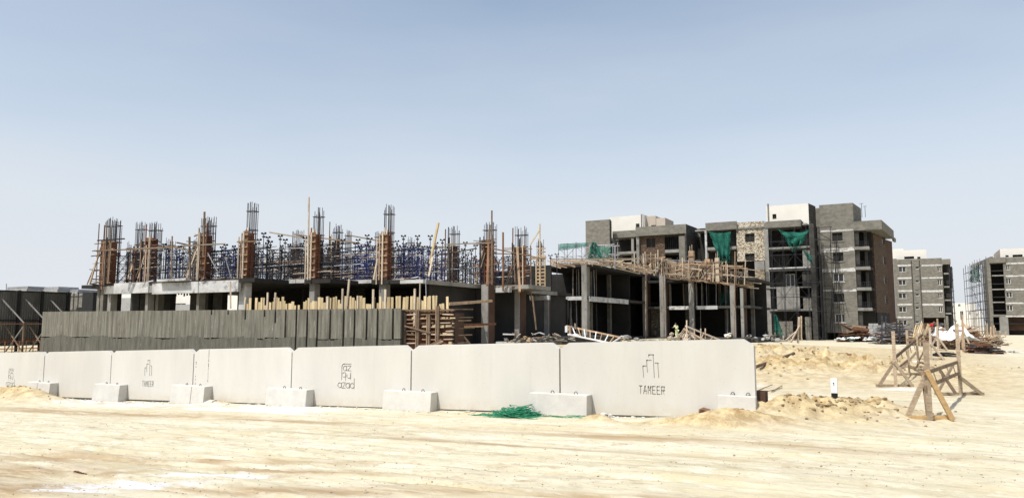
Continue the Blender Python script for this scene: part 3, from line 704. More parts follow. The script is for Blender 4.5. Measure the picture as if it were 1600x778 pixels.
# columns and shear walls below the slab
def pier(px0, px1, t, m='plaster', th=.5, z1=SZ - .262, z0=.2):
    a, b = S(px0, t, 470), S(px1, t, 470); box('column', frame, a, b, t, t + th, z0, z1, m)
for a, b, t, m in [(151, 155, 33.3, 'plaster'), (156.5, 161, 33.3, 'plaster'), (163, 167, 35, 'darkconcrete'), (168, 173, 33.3, 'concrete'), (175, 180, 34.5, 'darkconcrete'), (204, 217, 37, 'darkconcrete'), (219, 229, 37, 'darkconcrete'),
                   (227, 231, 33.4, 'concrete'), (233, 266, 37, 'darkconcrete'), (243, 247, 36, 'concrete'), (297, 306, 37, 'darkconcrete'), (307, 311, 33.4, 'plaster'), (312, 325, 37, 'darkconcrete'),
                   (333, 347, 37, 'darkconcrete'), (371, 376, 37, 'darkconcrete'), (373, 383, 33.4, 'beam'), (483, 491, 36.3, 'concrete'), (592, 602, 39, 'concrete')]:
    pier(a, b, t, m)
# infill walls deep under the slab, near-black to paint in the shade there
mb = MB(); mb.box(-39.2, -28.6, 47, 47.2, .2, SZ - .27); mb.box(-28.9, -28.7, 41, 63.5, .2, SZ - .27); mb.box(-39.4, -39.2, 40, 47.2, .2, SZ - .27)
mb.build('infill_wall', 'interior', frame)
for i in range(13):                                        # pale joints of an unplastered block wall seen in the gloom
    for j in range(3):
        if rnd.random() < .8: box('block', frame, -40.9 + i * .36, -40.62 + i * .36, 42.9, 43.0, 4.0 + j * .3 - .6, 4.2 + j * .3 - .6, 'concrete')
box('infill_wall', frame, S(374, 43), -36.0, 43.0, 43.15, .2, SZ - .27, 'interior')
for i in range(7): box('hanger', frame, S(270 + i * 4.4, 40), S(271 + i * 4.4, 40), 40, 40.1, SZ - .27 - rnd.uniform(.15, .4), SZ - .262, 'darkconcrete')
# right-hand columns of the frame, standing free to the ground: a grey front face with a brown side
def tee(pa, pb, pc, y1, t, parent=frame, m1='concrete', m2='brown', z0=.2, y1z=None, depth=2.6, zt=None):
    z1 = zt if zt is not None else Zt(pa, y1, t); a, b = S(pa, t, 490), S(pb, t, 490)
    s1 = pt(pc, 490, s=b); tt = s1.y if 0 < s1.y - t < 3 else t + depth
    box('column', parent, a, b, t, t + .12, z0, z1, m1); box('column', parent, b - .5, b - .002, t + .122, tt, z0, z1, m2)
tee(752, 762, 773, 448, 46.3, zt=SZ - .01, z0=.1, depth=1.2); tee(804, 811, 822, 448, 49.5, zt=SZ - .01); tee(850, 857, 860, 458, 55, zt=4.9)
sx = S(828, 52); box('slab', frame, -28.15, sx, 52, pt(871, 458, s=sx).y, SZ - .45, SZ - .15, 'concrete'); box('slab', frame, -28.15, S(826, 48.2), 48.25, 51.99, SZ - .30, SZ, 'concrete')
box('edge_beam', frame, S(775, 48), S(797, 48), 47.9, 48.25, SZ - .55, SZ - .2, 'beam')
box('edge_beam', frame, S(828, 55), S(858, 55), 54.9, 55.2, 4.5, 4.85, 'beam')
mb = MB(); mb.box(-28.6, S(873, 63.5), 63.5, 63.7, 0, 4.85); mb.build('infill_wall', 'interior', frame)  # near-black backing added between the frames, stands in for shade
box('plinth', frame, -29.5, S(752, 46), 45.8, 60, .0, 1.05, 'concrete'); box('plinth', frame, S(775, 47), S(803, 47), 47, 60, .1, 1.2, 'beam')
box('plinth', frame, S(812, 49), S(872, 49), 49.6, 62, .1, 1.5, 'darkconcrete')

# ------------------------------------------------------------------ column starter bars and formwork on the slab
def rebar_cage(px, D, top, wpx, label, low=None):
    b0 = pt(px, 400, D=D); k = D / F; hw = wpx * k / 2; zt_ = pt(px, top, D=D).z; z0 = SZ + .0 if low is None else low
    root = thing('rebar_cage', label, 'rebar', (b0.x, b0.y, z0), 'bundles of upright starter bars above the slab')
    n = max(5, int(wpx / 1.9))
    for i in range(n):
        for sd in (0, 1):
            x = b0.x - hw + 2 * hw * i / (n - 1) + rnd.uniform(-.03, .03); y = b0.y + sd * .45
            zt2 = zt_ - rnd.uniform(0, .45) - (.5 if rnd.random() < .12 else 0)
            rod('bar', root, (x, y, z0), (x + rnd.uniform(-.04, .06), y, zt2), .021, 'rebar')
    for zz in (zt_ - .75, zt_ - 2.0):
        h = MB(); e = .05
        h.box(b0.x - hw - e, b0.x + hw + e, b0.y - .06, b0.y - .02, zz, zz + .05); h.box(b0.x - hw - e, b0.x + hw + e, b0.y + .47, b0.y + .51, zz, zz + .05)
        h.box(b0.x - hw - e, b0.x - hw - e + .04, b0.y - .02, b0.y + .47, zz, zz + .05); h.box(b0.x + hw + e - .04, b0.x + hw + e, b0.y - .02, b0.y + .47, zz, zz + .05)
        h.build('tie', 'rebar', root)
    return root
def col_form(px, D, top, wpx, label, style, ply='ply', sidem='plydark', dep=.5):
    k = D / F; c = pt(px, 400, D=D); z1 = pt(px, top, D=D).z; z0 = SZ + .02; shift = (1421 - px) * dep * .88 / D      # px the side face takes
    fr = max(.22, (wpx - min(shift, wpx * .55)) * k); x0 = c.x - wpx * k * .5; xr = x0 + fr
    root = thing('column_formwork', label, 'formwork', (c.x, c.y, z0), 'timber forms around the new columns')
    y0 = c.y - .12; e1, e2 = rnd.uniform(-.1, .15), rnd.uniform(-.25, .2)
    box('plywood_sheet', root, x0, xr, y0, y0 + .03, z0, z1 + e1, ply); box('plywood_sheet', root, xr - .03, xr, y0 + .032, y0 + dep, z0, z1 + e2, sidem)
    box('plywood_sheet', root, x0, x0 + .03, y0 + .032, y0 + dep, z0, z1 - .03, sidem); box('plywood_sheet', root, x0 + .032, xr - .032, y0 + dep, y0 + dep + .03, z0, z1 - .05, sidem)  # sides take the darker plywood, their shadow put into the colour
    n = max(4, int((z1 - z0) / .47))
    for i in range(n + 1):
        z = z0 + .18 + (z1 - z0 - .3) * i / n + rnd.uniform(-.05, .05); ex = rnd.uniform(.02, .10) if style == 'neat' else rnd.uniform(.1, .85)
        er = rnd.uniform(.03, .10) if style == 'neat' else rnd.uniform(.05, .6)
        tl = rnd.uniform(-.015, .015) if style == 'neat' else rnd.uniform(-.09, .09)
        bar('batten', root, (x0 - ex, y0 - .06, z + tl), (xr + er, y0 - .06, z - tl), .09, rnd.uniform(.045, .075), 'batten' if rnd.random() < (.9 if style == 'neat' else .4) else 'oldwood')
        bar('batten', root, (xr + .045, y0 - .05, z + .09), (xr + .045, y0 + dep + rnd.uniform(.1, .3), z + .09 + tl), .07, .06, 'ply' if rnd.random() < .5 else 'plydark')
        if style != 'neat' and rnd.random() < .7: bar('tie_board', root, (x0 - rnd.uniform(.3, 1.1), y0 - .12, z + rnd.uniform(-.2, .2)), (xr + rnd.uniform(.1, .9), y0 - .12, z + rnd.uniform(-.25, .25)), .05, .06, rnd.choice(['oldwood', 'darksteel', 'plydark']))
    if style == 'neat':
        bar('upright', root, ((x0 + xr) / 2, y0 - .13, z0 - .3), ((x0 + xr) / 2, y0 - .13, z1 + rnd.uniform(0, .3)), .055, .10, 'palewood')
        bar('upright', root, (x0 + .04, y0 - .12, z0), (x0 + .04, y0 - .12, z1 - .05), .05, .06, 'batten')
        bar('upright', root, (x0 - .12, y0 - .2, z0 - .3), (x0 - .14, y0 - .2, z1 - .3), .05, .08, 'palewood')
        bar('upright', root, (xr + .10, y0 + .25, z0), (xr + .10, y0 + .25, z1 + .1), .05, .05, 'plydark')
        for u in (.1, .5, .8): bar('upright', root, (x0 + fr * u, y0 + .05, z1 - .4), (x0 + fr * u + .03, y0 + .05, z1 + rnd.uniform(.1, .5)), .04, .10, rnd.choice(['batten', 'palewood', 'ply']))
    else:
        for u in range(7):
            x = x0 - .15 + rnd.uniform(0, wpx * k * 1.15); top_ = z1 + rnd.uniform(-.5, 1.7) * (1 if u < 5 else .3)
            bar('upright', root, (x, y0 - .15 - .02 * u, z0 - rnd.choice([0, .4])), (x + rnd.uniform(-.1, .1), y0 - .15 - .02 * u, top_), .05, rnd.uniform(.05, .09), rnd.choice(['oldwood', 'oldwood', 'palewood', 'plydark', 'darksteel']))
        for u in range(3): bar('brace', root, (x0 - rnd.uniform(.2, 1.2), y0 - .3, z0), (x0 + rnd.uniform(0, .6), y0 - .18, z1 - rnd.uniform(.3, 1.2)), .05, .07, rnd.choice(['oldwood', 'palewood']))
    return root
COLS = [  # px, D, form top, rebar top, width px, style, rebar label, formwork label
 (170, 54.0, 378, 338, 36, 'rough', 'dense sheaf of starter bars at the far left corner of the slab', 'ragged brown column form with long battens at the far left corner of the slab'),
 (237, 54.5, 374, 345, 25, 'rough', 'boxed bundle of bars above the second orange form from the left', 'orange plywood column form with a darker side, second from the left'),
 (320, 50.0, 366, 337, 27, 'rough', 'bars with one tall dark stick left of the lone tall bar cluster', 'red brown column form with crossing battens left of the neat tall one'),
 (388, 47.5, 363, 313, 21, 'neat', 'very tall slim bar cluster on the neat form left of centre', 'neat orange box form with the tallest slim bars, left of the shutter boards'),
 (493, 48.7, 366, 322, 21, 'neat', 'bar cluster beside the tallest pale pole', 'neat orange column form with the tallest pale pole against it'),
 (604, 49.0, 365, 318, 21, 'neat', 'slim tall bar cluster at the corner column above the wall end', 'neat orange column form at the front right corner of the slab'),
 (763, 56.0, 375, 345, 23, 'rough', 'wide bar bundle with one long stick over the tall brown ground column', 'dark red column form wrapped in battens over the tall brown ground column'),
 (813, 57.0, 385, 353, 22, 'rough', 'bars over the rightmost dark red form of the left frame', 'rightmost dark red column form wrapped in crooked battens')]
for px, D, ft, rt, wp, st, l1, l2 in COLS:
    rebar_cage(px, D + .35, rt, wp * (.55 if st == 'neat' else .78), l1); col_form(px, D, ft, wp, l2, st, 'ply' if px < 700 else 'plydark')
BACK = [(215, 60, 345, 15, 'pointed bar bundle just left of the boxed bundle'), (262, 66, 371, 11, 'short dark bar bundle right of the second orange form'), (303, 64, 368, 6, 'short bar group hidden left of the red brown form'),
        (463, 62, 356, 11, 'short wide bar bundle left of the tallest pole'), (524, 58, 349, 12, 'square topped bar bundle right of the tallest pole'), (541, 66, 356, 6, 'thin bars right of the square topped bundle'),
        (640, 78, 369, 8, 'distant short bars right of the corner form'), (588, 78, 360, 8, 'distant short bars left of the corner form'), (708, 60, 352, 13, 'bar bundle between the leaning pole and the dark red forms'), (842, 64, 372, 8, 'short bars beside the ladder like pine form'), (200, 68, 376, 9, 'far short bars between the two left forms')]
for px, D, rt, wp, l in BACK:
    rebar_cage(px, D, rt, wp, l)
    if px in (215, 463, 524, 708): col_form(px, D - .3, {215: 392, 463: 385, 524: 378, 708: 385}[px], wp + 5, {215: 'dim rear column form behind the boxed bar bundle', 463: 'grey shadowed rear column form left of the tallest pole', 524: 'brown rear column form right of the tallest pole', 708: 'rear column form between leaning pole and dark red forms'}[px], 'rough', 'plydark')
# ladder-like pine form on the right
k = pt(846, 400, D=62); root = thing('column_formwork', 'pale pine ladder like form at the right end of the left frame', 'formwork', (k.x, k.y, SZ), 'timber forms around the new columns')
for i in range(14):
    z = SZ - .3 + i * .29; bar('batten', root, (k.x - .38, k.y - .1, z), (k.x + .42, k.y - .1, z + rnd.uniform(-.03, .03)), .09, .11, 'batten')
for a, b_, t_ in ((-.42, 8.1, .08), (.42, 8.0, .08), (-.05, 11.0, .10)): bar('upright', root, (k.x + a, k.y - .18, SZ - .9), (k.x + a, k.y - .18, b_), .06, t_, 'pine')
bar('brace', root, (k.x - 1.0, k.y - .2, 9.2), (k.x - .1, k.y - .2, 10.4), .06, .09, 'pine'); bar('batten', root, (k.x - 1.0, k.y - .15, 8.05), (k.x + .5, k.y - .15, 8.1), .1, .16, 'batten')
# single long sticks and poles, each a thing
def stick(p, q, w_, m, label, name='timber_pole'):
    r = thing(name, label, 'pole', p); bar('pole', r, p, q, w_, w_, m); return r
stick(pt(481, 437, D=48), pt(482.5, 308, D=48), .085, 'palewood', 'tallest pale timber pole standing above the slab beside the neat form')
stick(pt(672, 412, D=50), pt(685, 348, D=50), .13, 'pine', 'pale board leaning to the right above the blue props')
stick(pt(768, 447, D=55), pt(768.5, 329, D=55), .09, 'darkbrown' if 0 else 'oldwood', 'dark stick rising above the wide bar bundle')
stick(pt(786, 455, D=52), pt(786, 363, D=52), .10, 'ply', 'brown upright pole between the two dark red forms')
stick(pt(761, 446, D=52), pt(763, 380, D=54), .13, 'ply', 'long brown board up the face of the left dark red form')
stick(pt(812, 456, D=52), pt(808, 388, D=54), .16, 'batten', 'tan board leaning on the rightmost dark red form')
stick(pt(830, 470, D=56), pt(829, 384, D=56), .08, 'oldwood', 'thin upright stick right of the rightmost dark red form')
stick(pt(832, 462, D=52), pt(838, 515, D=52), .09, 'oldwood', 'prop leaning under the slab edge beside the right column')
stick(pt(665, 437, D=47), pt(666, 470, D=44), .04, 'palesteel', 'thin steel rod hanging at the slab edge above the shutter boards')
stick(pt(318, 400, D=49), pt(319.5, 331, D=49), .10, 'oldwood', 'dark stick rising beside the red brown form')
stick(pt(297, 437, D=48.5), pt(296, 370, D=48.5), .10, 'oldwood', 'upright board left of the red brown form')
stick(pt(268, 436, D=50), pt(269, 369, D=50), .07, 'oldwood', 'thin dark upright right of the second orange form')
stick(pt(325, 396, D=48), pt(340, 424, D=48), .06, 'palesteel', 'pale diagonal strut in front of the red brown form')
stick(pt(352, 402, D=48), pt(362, 436, D=48), .06, 'palesteel', 'pale diagonal strut left of the neat form')
stick(pt(360, 440, D=46), pt(360.5, 481, D=45), .09, 'palewood', 'pale upright pole under the slab left of the shutter boards')
stick(pt(584, 437, D=48), pt(590, 405, D=48), .10, 'palewood', 'short leaning board at the foot of the corner form')
stick(pt(670, 432, D=46), pt(676, 402, D=47), .11, 'palewood', 'white leaning board among the blue props')
PLK = [(147, 392, 268, 387, 51, 'oldwood', 'long brown plank across the two left forms'), (152, 376, 195, 373, 51, 'darkconcrete', 'short dark plank high on the leftmost form'),
       (276, 379, 300, 384, 48, 'oldwood', 'dark plank end sticking out left of the red brown form'), (285, 384, 352, 381, 48, 'palewood', 'grey plank laid over the red brown form'), (208, 389, 332, 382, 52, 'batten', 'tan plank sloping gently behind the left forms'),
       (270, 386, 310, 396, 50, 'palewood', 'pale plank sloping down right of the second form'), (370, 378, 400, 377, 46.5, 'batten', 'short plank across the neat left form'), (421, 363, 505, 377, 50, 'palewood', 'long pale plank sloping down towards the tallest pole'),
       (460, 366, 562, 380, 52, 'batten', 'tan plank sloping right behind the tallest pole'), (505, 372, 592, 386, 54, 'palewood', 'pale plank sloping behind the blue props'), (542, 367, 600, 378, 55, 'batten', 'upper plank left of the corner form'),
       (694, 382, 775, 379, 55, 'palewood', 'long level board over the dark red forms'), (690, 398, 745, 388, 55, 'oldwood', 'plank rising to the left dark red form'), (768, 388, 852, 405, 55, 'oldwood', 'plank joining the two dark red forms'), (776, 447, 822, 446, 54.5, 'palewood', 'pale toe board under the two dark red forms'),
       (770, 396, 830, 398, 57, 'batten', 'upper plank between the two dark red forms'), (640, 384, 700, 388, 58, 'palewood', 'grey plank behind the leaning board'), (140, 443, 165, 447, 52, 'darkconcrete', 'low plank end overhanging the slab at far left'), (143, 436, 160, 437, 52, 'oldwood', 'thin plank overhanging the slab at far left')]
for a, b_, c_, d_, D, m, l in PLK:
    r = thing('plank', l, 'plank', pt(a, b_, D=D)); bar('plank', r, pt(a, b_, D=D), pt(c_, d_, D=D + .6), .18, .075, m)

# ------------------------------------------------------------------ shoring towers and props under the coming floor
def shoring(loc, m, h, label, group, wd=1.2, lite=False):
    root = thing('shoring_tower', label, 'shoring', loc, group); x0, y0, z0 = loc; ch = {root: []}; hd = MB()
    for dx in (0, wd):
        for dy in (0, wd):
            lg = rod('leg', root, (x0 + dx, y0 + dy, z0), (x0 + dx, y0 + dy, z0 + h), .030, m); ch[root].append(lg)
            X, Y, Z = x0 + dx, y0 + dy, z0 + h
            hd.box(X - .13, X + .13, Y - .06, Y + .06, Z, Z + .03); hd.box(X - .13, X - .10, Y - .06, Y + .06, Z + .03, Z + .14); hd.box(X + .10, X + .13, Y - .06, Y + .06, Z + .03, Z + .14); hd.box(X - .06, X + .06, Y - .06, Y + .06, Z - .25, Z - .16)
    ch[root].append(tag(hd.build('fork_head', 'darksteel', root), kind='stuff'))
    br = MB(); q = .020
    for i in range(1, 5):
        z = z0 + i * .66 - .3
        for dy in (0, wd): br.bar((x0, y0 + dy, z), (x0 + wd, y0 + dy, z), q, q * 1.3)
        for dx in (0, wd): br.bar((x0 + dx, y0, z + .05), (x0 + dx, y0 + wd, z + .05), q, q * 1.3)
    for z in (z0 + .15, z0 + .95, z0 + 1.7):
        for dy in (0, wd): br.bar((x0, y0 + dy, z), (x0 + wd, y0 + dy, z + .9), q, q); br.bar((x0 + wd, y0 + dy, z), (x0, y0 + dy, z + .9), q, q)
        br.bar((x0, y0, z), (x0, y0 + wd, z + 1.1), q, q)
    ch[root].append(br.build('bracing', m, root))
    return root, ch
GR_D = 'dark steel shoring towers standing on the left slab'; GR_B = 'blue painted shoring towers standing on the left slab'
LB_D = 'dark steel shoring tower with fork heads among many alike on the left slab'; LB_B = 'blue painted shoring tower with fork heads on the left slab'
pd, chd = shoring((-53, 36, SZ), 'darksteel', 2.5, LB_D, GR_D)
pb, chb = shoring((-31.2, 41.5, SZ), 'bluesteel', 2.5, LB_B, GR_B)
pd['label'] = 'dark steel shoring tower closest to the leftmost column form'; pb['label'] = 'blue shoring tower nearest the front right corner of the slab'
del pd['group'], pb['group']
occupied = [(-52.4, 36.6), (-30.6, 42.1)]
def clear(x, y):
    return all(abs(x + .6 - a) > .9 or abs(y + .6 - b) > .9 for a, b in occupied)
for px, D, *_ in COLS: c = pt(px, 400, D=D); occupied.append((c.x, c.y))
for px, D, *_ in BACK: c = pt(px, 400, D=D); occupied.append((c.x, c.y))
def inside(x, y):
    if not (-54.5 < x and x + 1.2 < -28.5 and 33.4 < y < 60): return False
    if x + 1.2 > -36.8 and y < 36.4: return False
    if x + 1.2 > -33.2 and y < 39.2: return False
    return True
def proj(x, y):
    Xc = x * CA + y * SA; Yc = -x * SA + y * CA; return 800 + F * Xc / Yc
BLUE = [(278, 296), (362, 370), (404, 416), (534, 590), (622, 694), (745, 770)]
BAYS = [(170, 'left of the leftmost column form'), (237, 'between the two leftmost column forms'), (320, 'left of the red brown form'), (388, 'left of the neat tall form'), (493, 'left of the tallest pale pole'),
        (604, 'between the tallest pole and the corner form'), (680, 'between the corner form and the leaning board'), (763, 'right of the leaning board'), (9999, 'behind the dark red forms')]
cnt = 0
y = 34.2
while y < 58:
    x = -54.3
    while x < -29:
        xx, yy = x + rnd.uniform(-.1, .1), y + rnd.uniform(-.1, .1)
        if inside(xx, yy) and clear(xx, yy) and rnd.random() < .93:
            q = proj(xx + .6, yy + .6); blue = any(a < q < b for a, b in BLUE) and rnd.random() < .5
            sc_h = rnd.uniform(.90, 1.06)
            base, chx = (pb, chb) if blue else (pd, chd)
            mv = Matrix.Translation((xx, yy, SZ)) @ Matrix.Diagonal((1, 1, sc_h, 1)) @ Matrix.Translation(-W[base].translation)
            c = base.copy(); C.objects.link(c); c.matrix_basis = Matrix.Translation((xx, yy, SZ)) @ Matrix.Diagonal((1, 1, sc_h, 1))
            bay = next(n_ for lim, n_ in BAYS if q < lim); row = 'front' if yy < 42 else ('middle' if yy < 50 else 'rear')
            c['label'] = '%s shoring tower, %s rows, %s' % ('blue' if blue else 'dark steel', row, bay); c['group'] = '%s shoring towers in the %s rows %s' % ('blue' if blue else 'dark', row, bay)
            for kk in chx[base]:
                k2 = kk.copy(); k2.parent = c; k2.matrix_parent_inverse = kk.matrix_parent_inverse.copy(); C.objects.link(k2)
            cnt += 1
        x += 1.85
    y += 3.5 if y > 40 else 2.7
# single adjustable props with T heads, standing higher
def prop(px, D, top, m, label=None):
    c = pt(px, 400, D=D); z1 = pt(px, top, D=D).z
    r = thing('steel_prop', label or ('blue' if m == 'bluesteel' else 'dark') + ' adjustable steel prop with a flat head rising among the shoring', 'steel prop', (c.x, c.y, SZ), ('blue' if m == 'bluesteel' else 'dark') + ' single props among the shoring towers')
    rod('outer_tube', r, (c.x, c.y, SZ), (c.x, c.y, SZ + 1.9), .035, m); rod('inner_tube', r, (c.x, c.y, SZ + 1.9), (c.x, c.y, z1), .024, 'darksteel')
    h = MB(); h.box(c.x - .16, c.x + .16, c.y - .08, c.y + .08, z1, z1 + .035); h.box(c.x - .16, c.x - .13, c.y - .08, c.y + .08, z1 + .035, z1 + .12); h.box(c.x + .13, c.x + .16, c.y - .08, c.y + .08, z1 + .035, z1 + .12)
    h.box(c.x - .07, c.x + .07, c.y - .07, c.y + .07, z1 - .22, z1 - .12)
    h.build('fork_head', 'darksteel', r)
    if label is None: r['label'] = '%s adjustable prop with flat head, %s' % ('blue' if m == 'bluesteel' else 'dark', next(n_ for lim, n_ in BAYS if px < lim)); r['group'] = r['label'].replace('prop with flat head', 'props with flat heads')
for px, D, top in [(404, 47, 376), (411, 48, 366), (418, 49, 372), (422, 51, 379), (437, 48, 370), (445, 49, 376), (476, 50, 373), (535, 51, 376), (559, 52, 376), (573, 53, 369), (578, 53, 374),
                   (630, 50, 370), (632, 50, 382), (652, 50, 370), (654, 50.5, 381), (672, 50, 370), (681, 52, 381), (691, 51, 376), (727, 56, 380), (743, 57, 385), (256, 52, 383), (352, 52, 384), (375, 52, 390), (396, 55, 392), (860, 60, 400), (870, 60, 398), (620, 57, 378), (562, 58, 385), (610, 55, 383), (702, 50, 388)]:
    prop(px, D, top, 'bluesteel' if any(a < px < b for a, b in BLUE) else 'darksteel')
# ledger tubes tying the shoring together
root = thing('tie_tubes', 'long thin scaffold tubes tying the shoring towers together on the left slab', 'scaffold tubes', (-42, 45, SZ))
for i in range(150):
    y = rnd.uniform(34.5, 50) if i % 3 else rnd.uniform(39.5, 56); z = SZ + rnd.choice([.5, 1.1, 1.7, 2.2, 2.5]) + rnd.uniform(-.1, .1)
    x0 = rnd.uniform(-54, -33); L_ = rnd.uniform(3, 7)
    if y < 36.5: x0 = min(x0, -37 - L_)
    if y < 39.2: x0 = min(x0, -33.5 - L_)
    x0 = min(x0, -28.6 - L_)
    rod('tube', root, (x0, y, z), (x0 + L_, y, z + rnd.uniform(-.15, .15)), .04, rnd.choice(['darksteel', 'darksteel', 'oldwood', 'palewood', 'palesteel']))
root = thing('slab_edge_boards', 'scattered boards and blocks lying along the front edge of the left slab', 'timber', (-42, 35, SZ))
for i in range(70):
    k = rnd.random(); px = rnd.uniform(165, 745); yb = 33.2 if px < 395 else (36.2 if px < 500 else 39.0)
    if px > 655: y = rnd.uniform(40, 52); x = -28.6 - rnd.uniform(0, .6)
    else: y = yb + rnd.uniform(.1, .9); x = S(px, y, 436)
    L_ = rnd.uniform(.3, 1.6)
    bar('board', root, (x - L_, y, SZ + .03), (x, y + rnd.uniform(-.2, .2), SZ + rnd.uniform(.03, .2)), .12, .05, rnd.choice(['oldwood', 'palewood', 'batten', 'rebar', 'tarp']))

# ------------------------------------------------------------------ centre concrete frame with shuttered top deck
cf = thing('concrete_frame_building', 'dark open two storey concrete frame in the centre under a messy timber deck', 'building', (-27, 80, .8))
Z1, Z2 = 5.35, 8.75
T0 = 70.0; xa, xb = S(864, T0, 440), S(919, T0, 440)
T1 = 89.0; xc, xd = S(1000, T1, 460), S(1172, T1, 460)
fl1 = Zt(1060, 478.5, T1); fl2 = Zt(1060, 437, T1)
# slabs: near block (xa..xb, from T0), far block (xb..xd, from T1)
box('slab', cf, xa - 1, xb, T0, T1 + 14, Z1 - .28, Z1, 'darkconcrete'); box('slab', cf, xa - 3, xb, T0, T1 + 14, Z2 - .30, Z2, 'interior')  # slabs coloured almost black for the shade beneath them
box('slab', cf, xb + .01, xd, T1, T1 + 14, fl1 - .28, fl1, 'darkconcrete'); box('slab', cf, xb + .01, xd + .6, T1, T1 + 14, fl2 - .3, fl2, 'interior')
box('edge_beam', cf, S(870, T0), S(909, T0), T0 - .06, T0 - .003, Z1 - .36, Z1 + .02, 'beam'); box('edge_beam', cf, xb + .012, xb + .08, T0 + .1, T0 + 12, Z1 - .5, Z1 + .03, 'beam')
box('edge_beam', cf, S(1045, T1), S(1078, T1), T1 - .06, T1 - .003, fl1 - .4, fl1 + .02, 'band'); box('edge_beam', cf, S(1087, T1), S(1120, T1), T1 - .06, T1 - .003, fl1 - .4, fl1 + .02, 'beam')
box('floor', cf, xa - 1, xb + .3, T0 - 1, T1 + 14, .5, 1.05, 'darkconcrete'); box('floor', cf, xb + .31, xd + 1, T1 - 1.5, T1 + 14, .2, .95, 'darkconcrete')  # floors darkened to hold back bounce, shade put into their colour
for (a, b_, t, y0, y1, c_) in [(909, 917, T0 - .12, 412, 545, 922), (1004, 1010.5, T1 - .3, 418, 545, 1017), (1031, 1040, T1 - .3, 415, 545, 1046), (1076.5, 1084, T1 - .15, 440, 545, 1085.5), (1141, 1149, T1 - .15, 445, 545, 1154), (1157, 1161.5, T1 - .1, 450, 545, 1167)]:
    x0, x1 = S(a, t, 480), S(b_, t, 480); z1 = min(Zt(a, y0, t), Z2 + .2)
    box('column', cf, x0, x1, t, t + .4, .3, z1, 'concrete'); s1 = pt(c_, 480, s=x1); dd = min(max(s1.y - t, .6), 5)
    box('column', cf, x1 - .35, x1 - .003, t + .402, t + dd, .3, z1, 'brown' if a > 1000 else 'plaster')  # right-hand sides get a darker material, painting their shade
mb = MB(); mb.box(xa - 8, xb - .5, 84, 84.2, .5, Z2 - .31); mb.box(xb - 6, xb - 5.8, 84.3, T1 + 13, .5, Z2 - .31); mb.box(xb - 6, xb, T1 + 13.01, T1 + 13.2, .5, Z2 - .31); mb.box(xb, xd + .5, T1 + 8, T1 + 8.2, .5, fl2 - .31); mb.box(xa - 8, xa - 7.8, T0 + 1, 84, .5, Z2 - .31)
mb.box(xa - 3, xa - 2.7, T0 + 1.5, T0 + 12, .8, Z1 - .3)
mb.build('infill_wall', 'interior', cf)  # back walls painted near-black so the storeys read as deep shade
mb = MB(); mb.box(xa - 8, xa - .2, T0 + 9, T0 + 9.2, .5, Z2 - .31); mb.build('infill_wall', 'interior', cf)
mb = MB(); mb.box(xa - 5.5, xa - .2, T0 - .02, T0 + .18, Z1 - .4, Z2 - .31); mb.box(xa - 5.5, xa - 3.01, T0 - .02, T0 + .18, Z2 - .309, Z2 + .02); mb.box(xa - 5.5, xa - 5.3, T0 + .181, T0 + 9, Z1 - .4, Z2 - .31); mb.build('infill_wall', 'interior', cf)  # near-black sheet standing in for the dark of the upper storey
for (u, t_) in ((xa + 1.2, T0 + 5), (xb - 3, T0 + 7), (xb - 3, T0 + 13), (xb + 3.5, T1 + 5), (xb + 8.5, T1 + 5), (xb + 11.5, T1 + 6)):
    box('column', cf, u, u + .4, t_, t_ + .5, 1.05, Z1 - .4 if u < xb else fl1 - .3, 'plaster'); box('column', cf, u, u + .4, t_, t_ + .5, (Z1 if u < xb else fl1) + .02, (Z2 if u < xb else fl2) - .31, 'plaster')
ip = thing('interior_props', 'dim steel props and loose boards standing inside the dark centre frame', 'props', (xb + 5, T1 + 3, fl1))
for i in range(46):
    hi = rnd.random() < .6; far = rnd.random() < .6
    u = rnd.uniform(xb + .6, xd - .6) if far else rnd.uniform(xa + .3, xb - .4); t_ = rnd.uniform(1.2, 5) + (T1 if far else T0); z0_ = ((fl1 if far else Z1) if hi else 1.0); z1_ = ((fl2 if far else Z2) if hi else (fl1 if far else Z1)) - .31
    rod('prop', ip, (u, t_, z0_), (u + rnd.uniform(-.1, .1), t_, z1_), .045, rnd.choice(['palesteel', 'oldwood', 'darksteel', 'palewood']))
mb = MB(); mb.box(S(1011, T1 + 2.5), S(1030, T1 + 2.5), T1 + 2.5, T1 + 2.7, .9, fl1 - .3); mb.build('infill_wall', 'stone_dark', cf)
# rubble and white spill on the podium
root = thing('rubble_strip', 'pale broken concrete and bags strewn along the podium edge of the dark frame', 'rubble', (-30, 66, 1))
def rubble(root, pa, pb_, ya, yb_, D, n, ms, r0=.12, r1=.4):
    for i in range(n):
        p = pt(rnd.uniform(pa, pb_), rnd.uniform(ya, yb_), D=D + rnd.uniform(-1, 1)); mb = MB(); rock_mb(mb, p, rnd.uniform(r0, r1), rnd.random(), .6); mb.build('chunk', rnd.choice(ms), root)
rubble(root, 862, 910, 524, 531, 66, 26, ['beam', 'white', 'concrete']); rubble(root, 930, 1000, 526, 531, 74, 20, ['concrete', 'beam', 'darkconcrete']); rubble(root, 1045, 1075, 520, 530, 84, 22, ['white', 'beam', 'palewood']); rubble(root, 790, 866, 527, 536, 47, 60, ['plaster', 'clod', 'darkconcrete', 'darkconcrete'], .05, .16)
for i in range(24): p = pt(rnd.uniform(792, 905), rnd.uniform(522, 533), D=47.5); bar('offcut', root, p, p + Vector((rnd.uniform(-.9, .9), rnd.uniform(-.3, .3), rnd.uniform(-.1, .25))), .06, rnd.uniform(.04, .1), rnd.choice(['oldwood', 'palewood', 'plaster', 'beam']))
rubble(root, 1132, 1142, 520, 526, 86, 5, ['white', 'white'], .2, .4)
box('slab_piece', root, S(880, 66), S(912, 66), 66, 67, .9, 1.15, 'white'); 
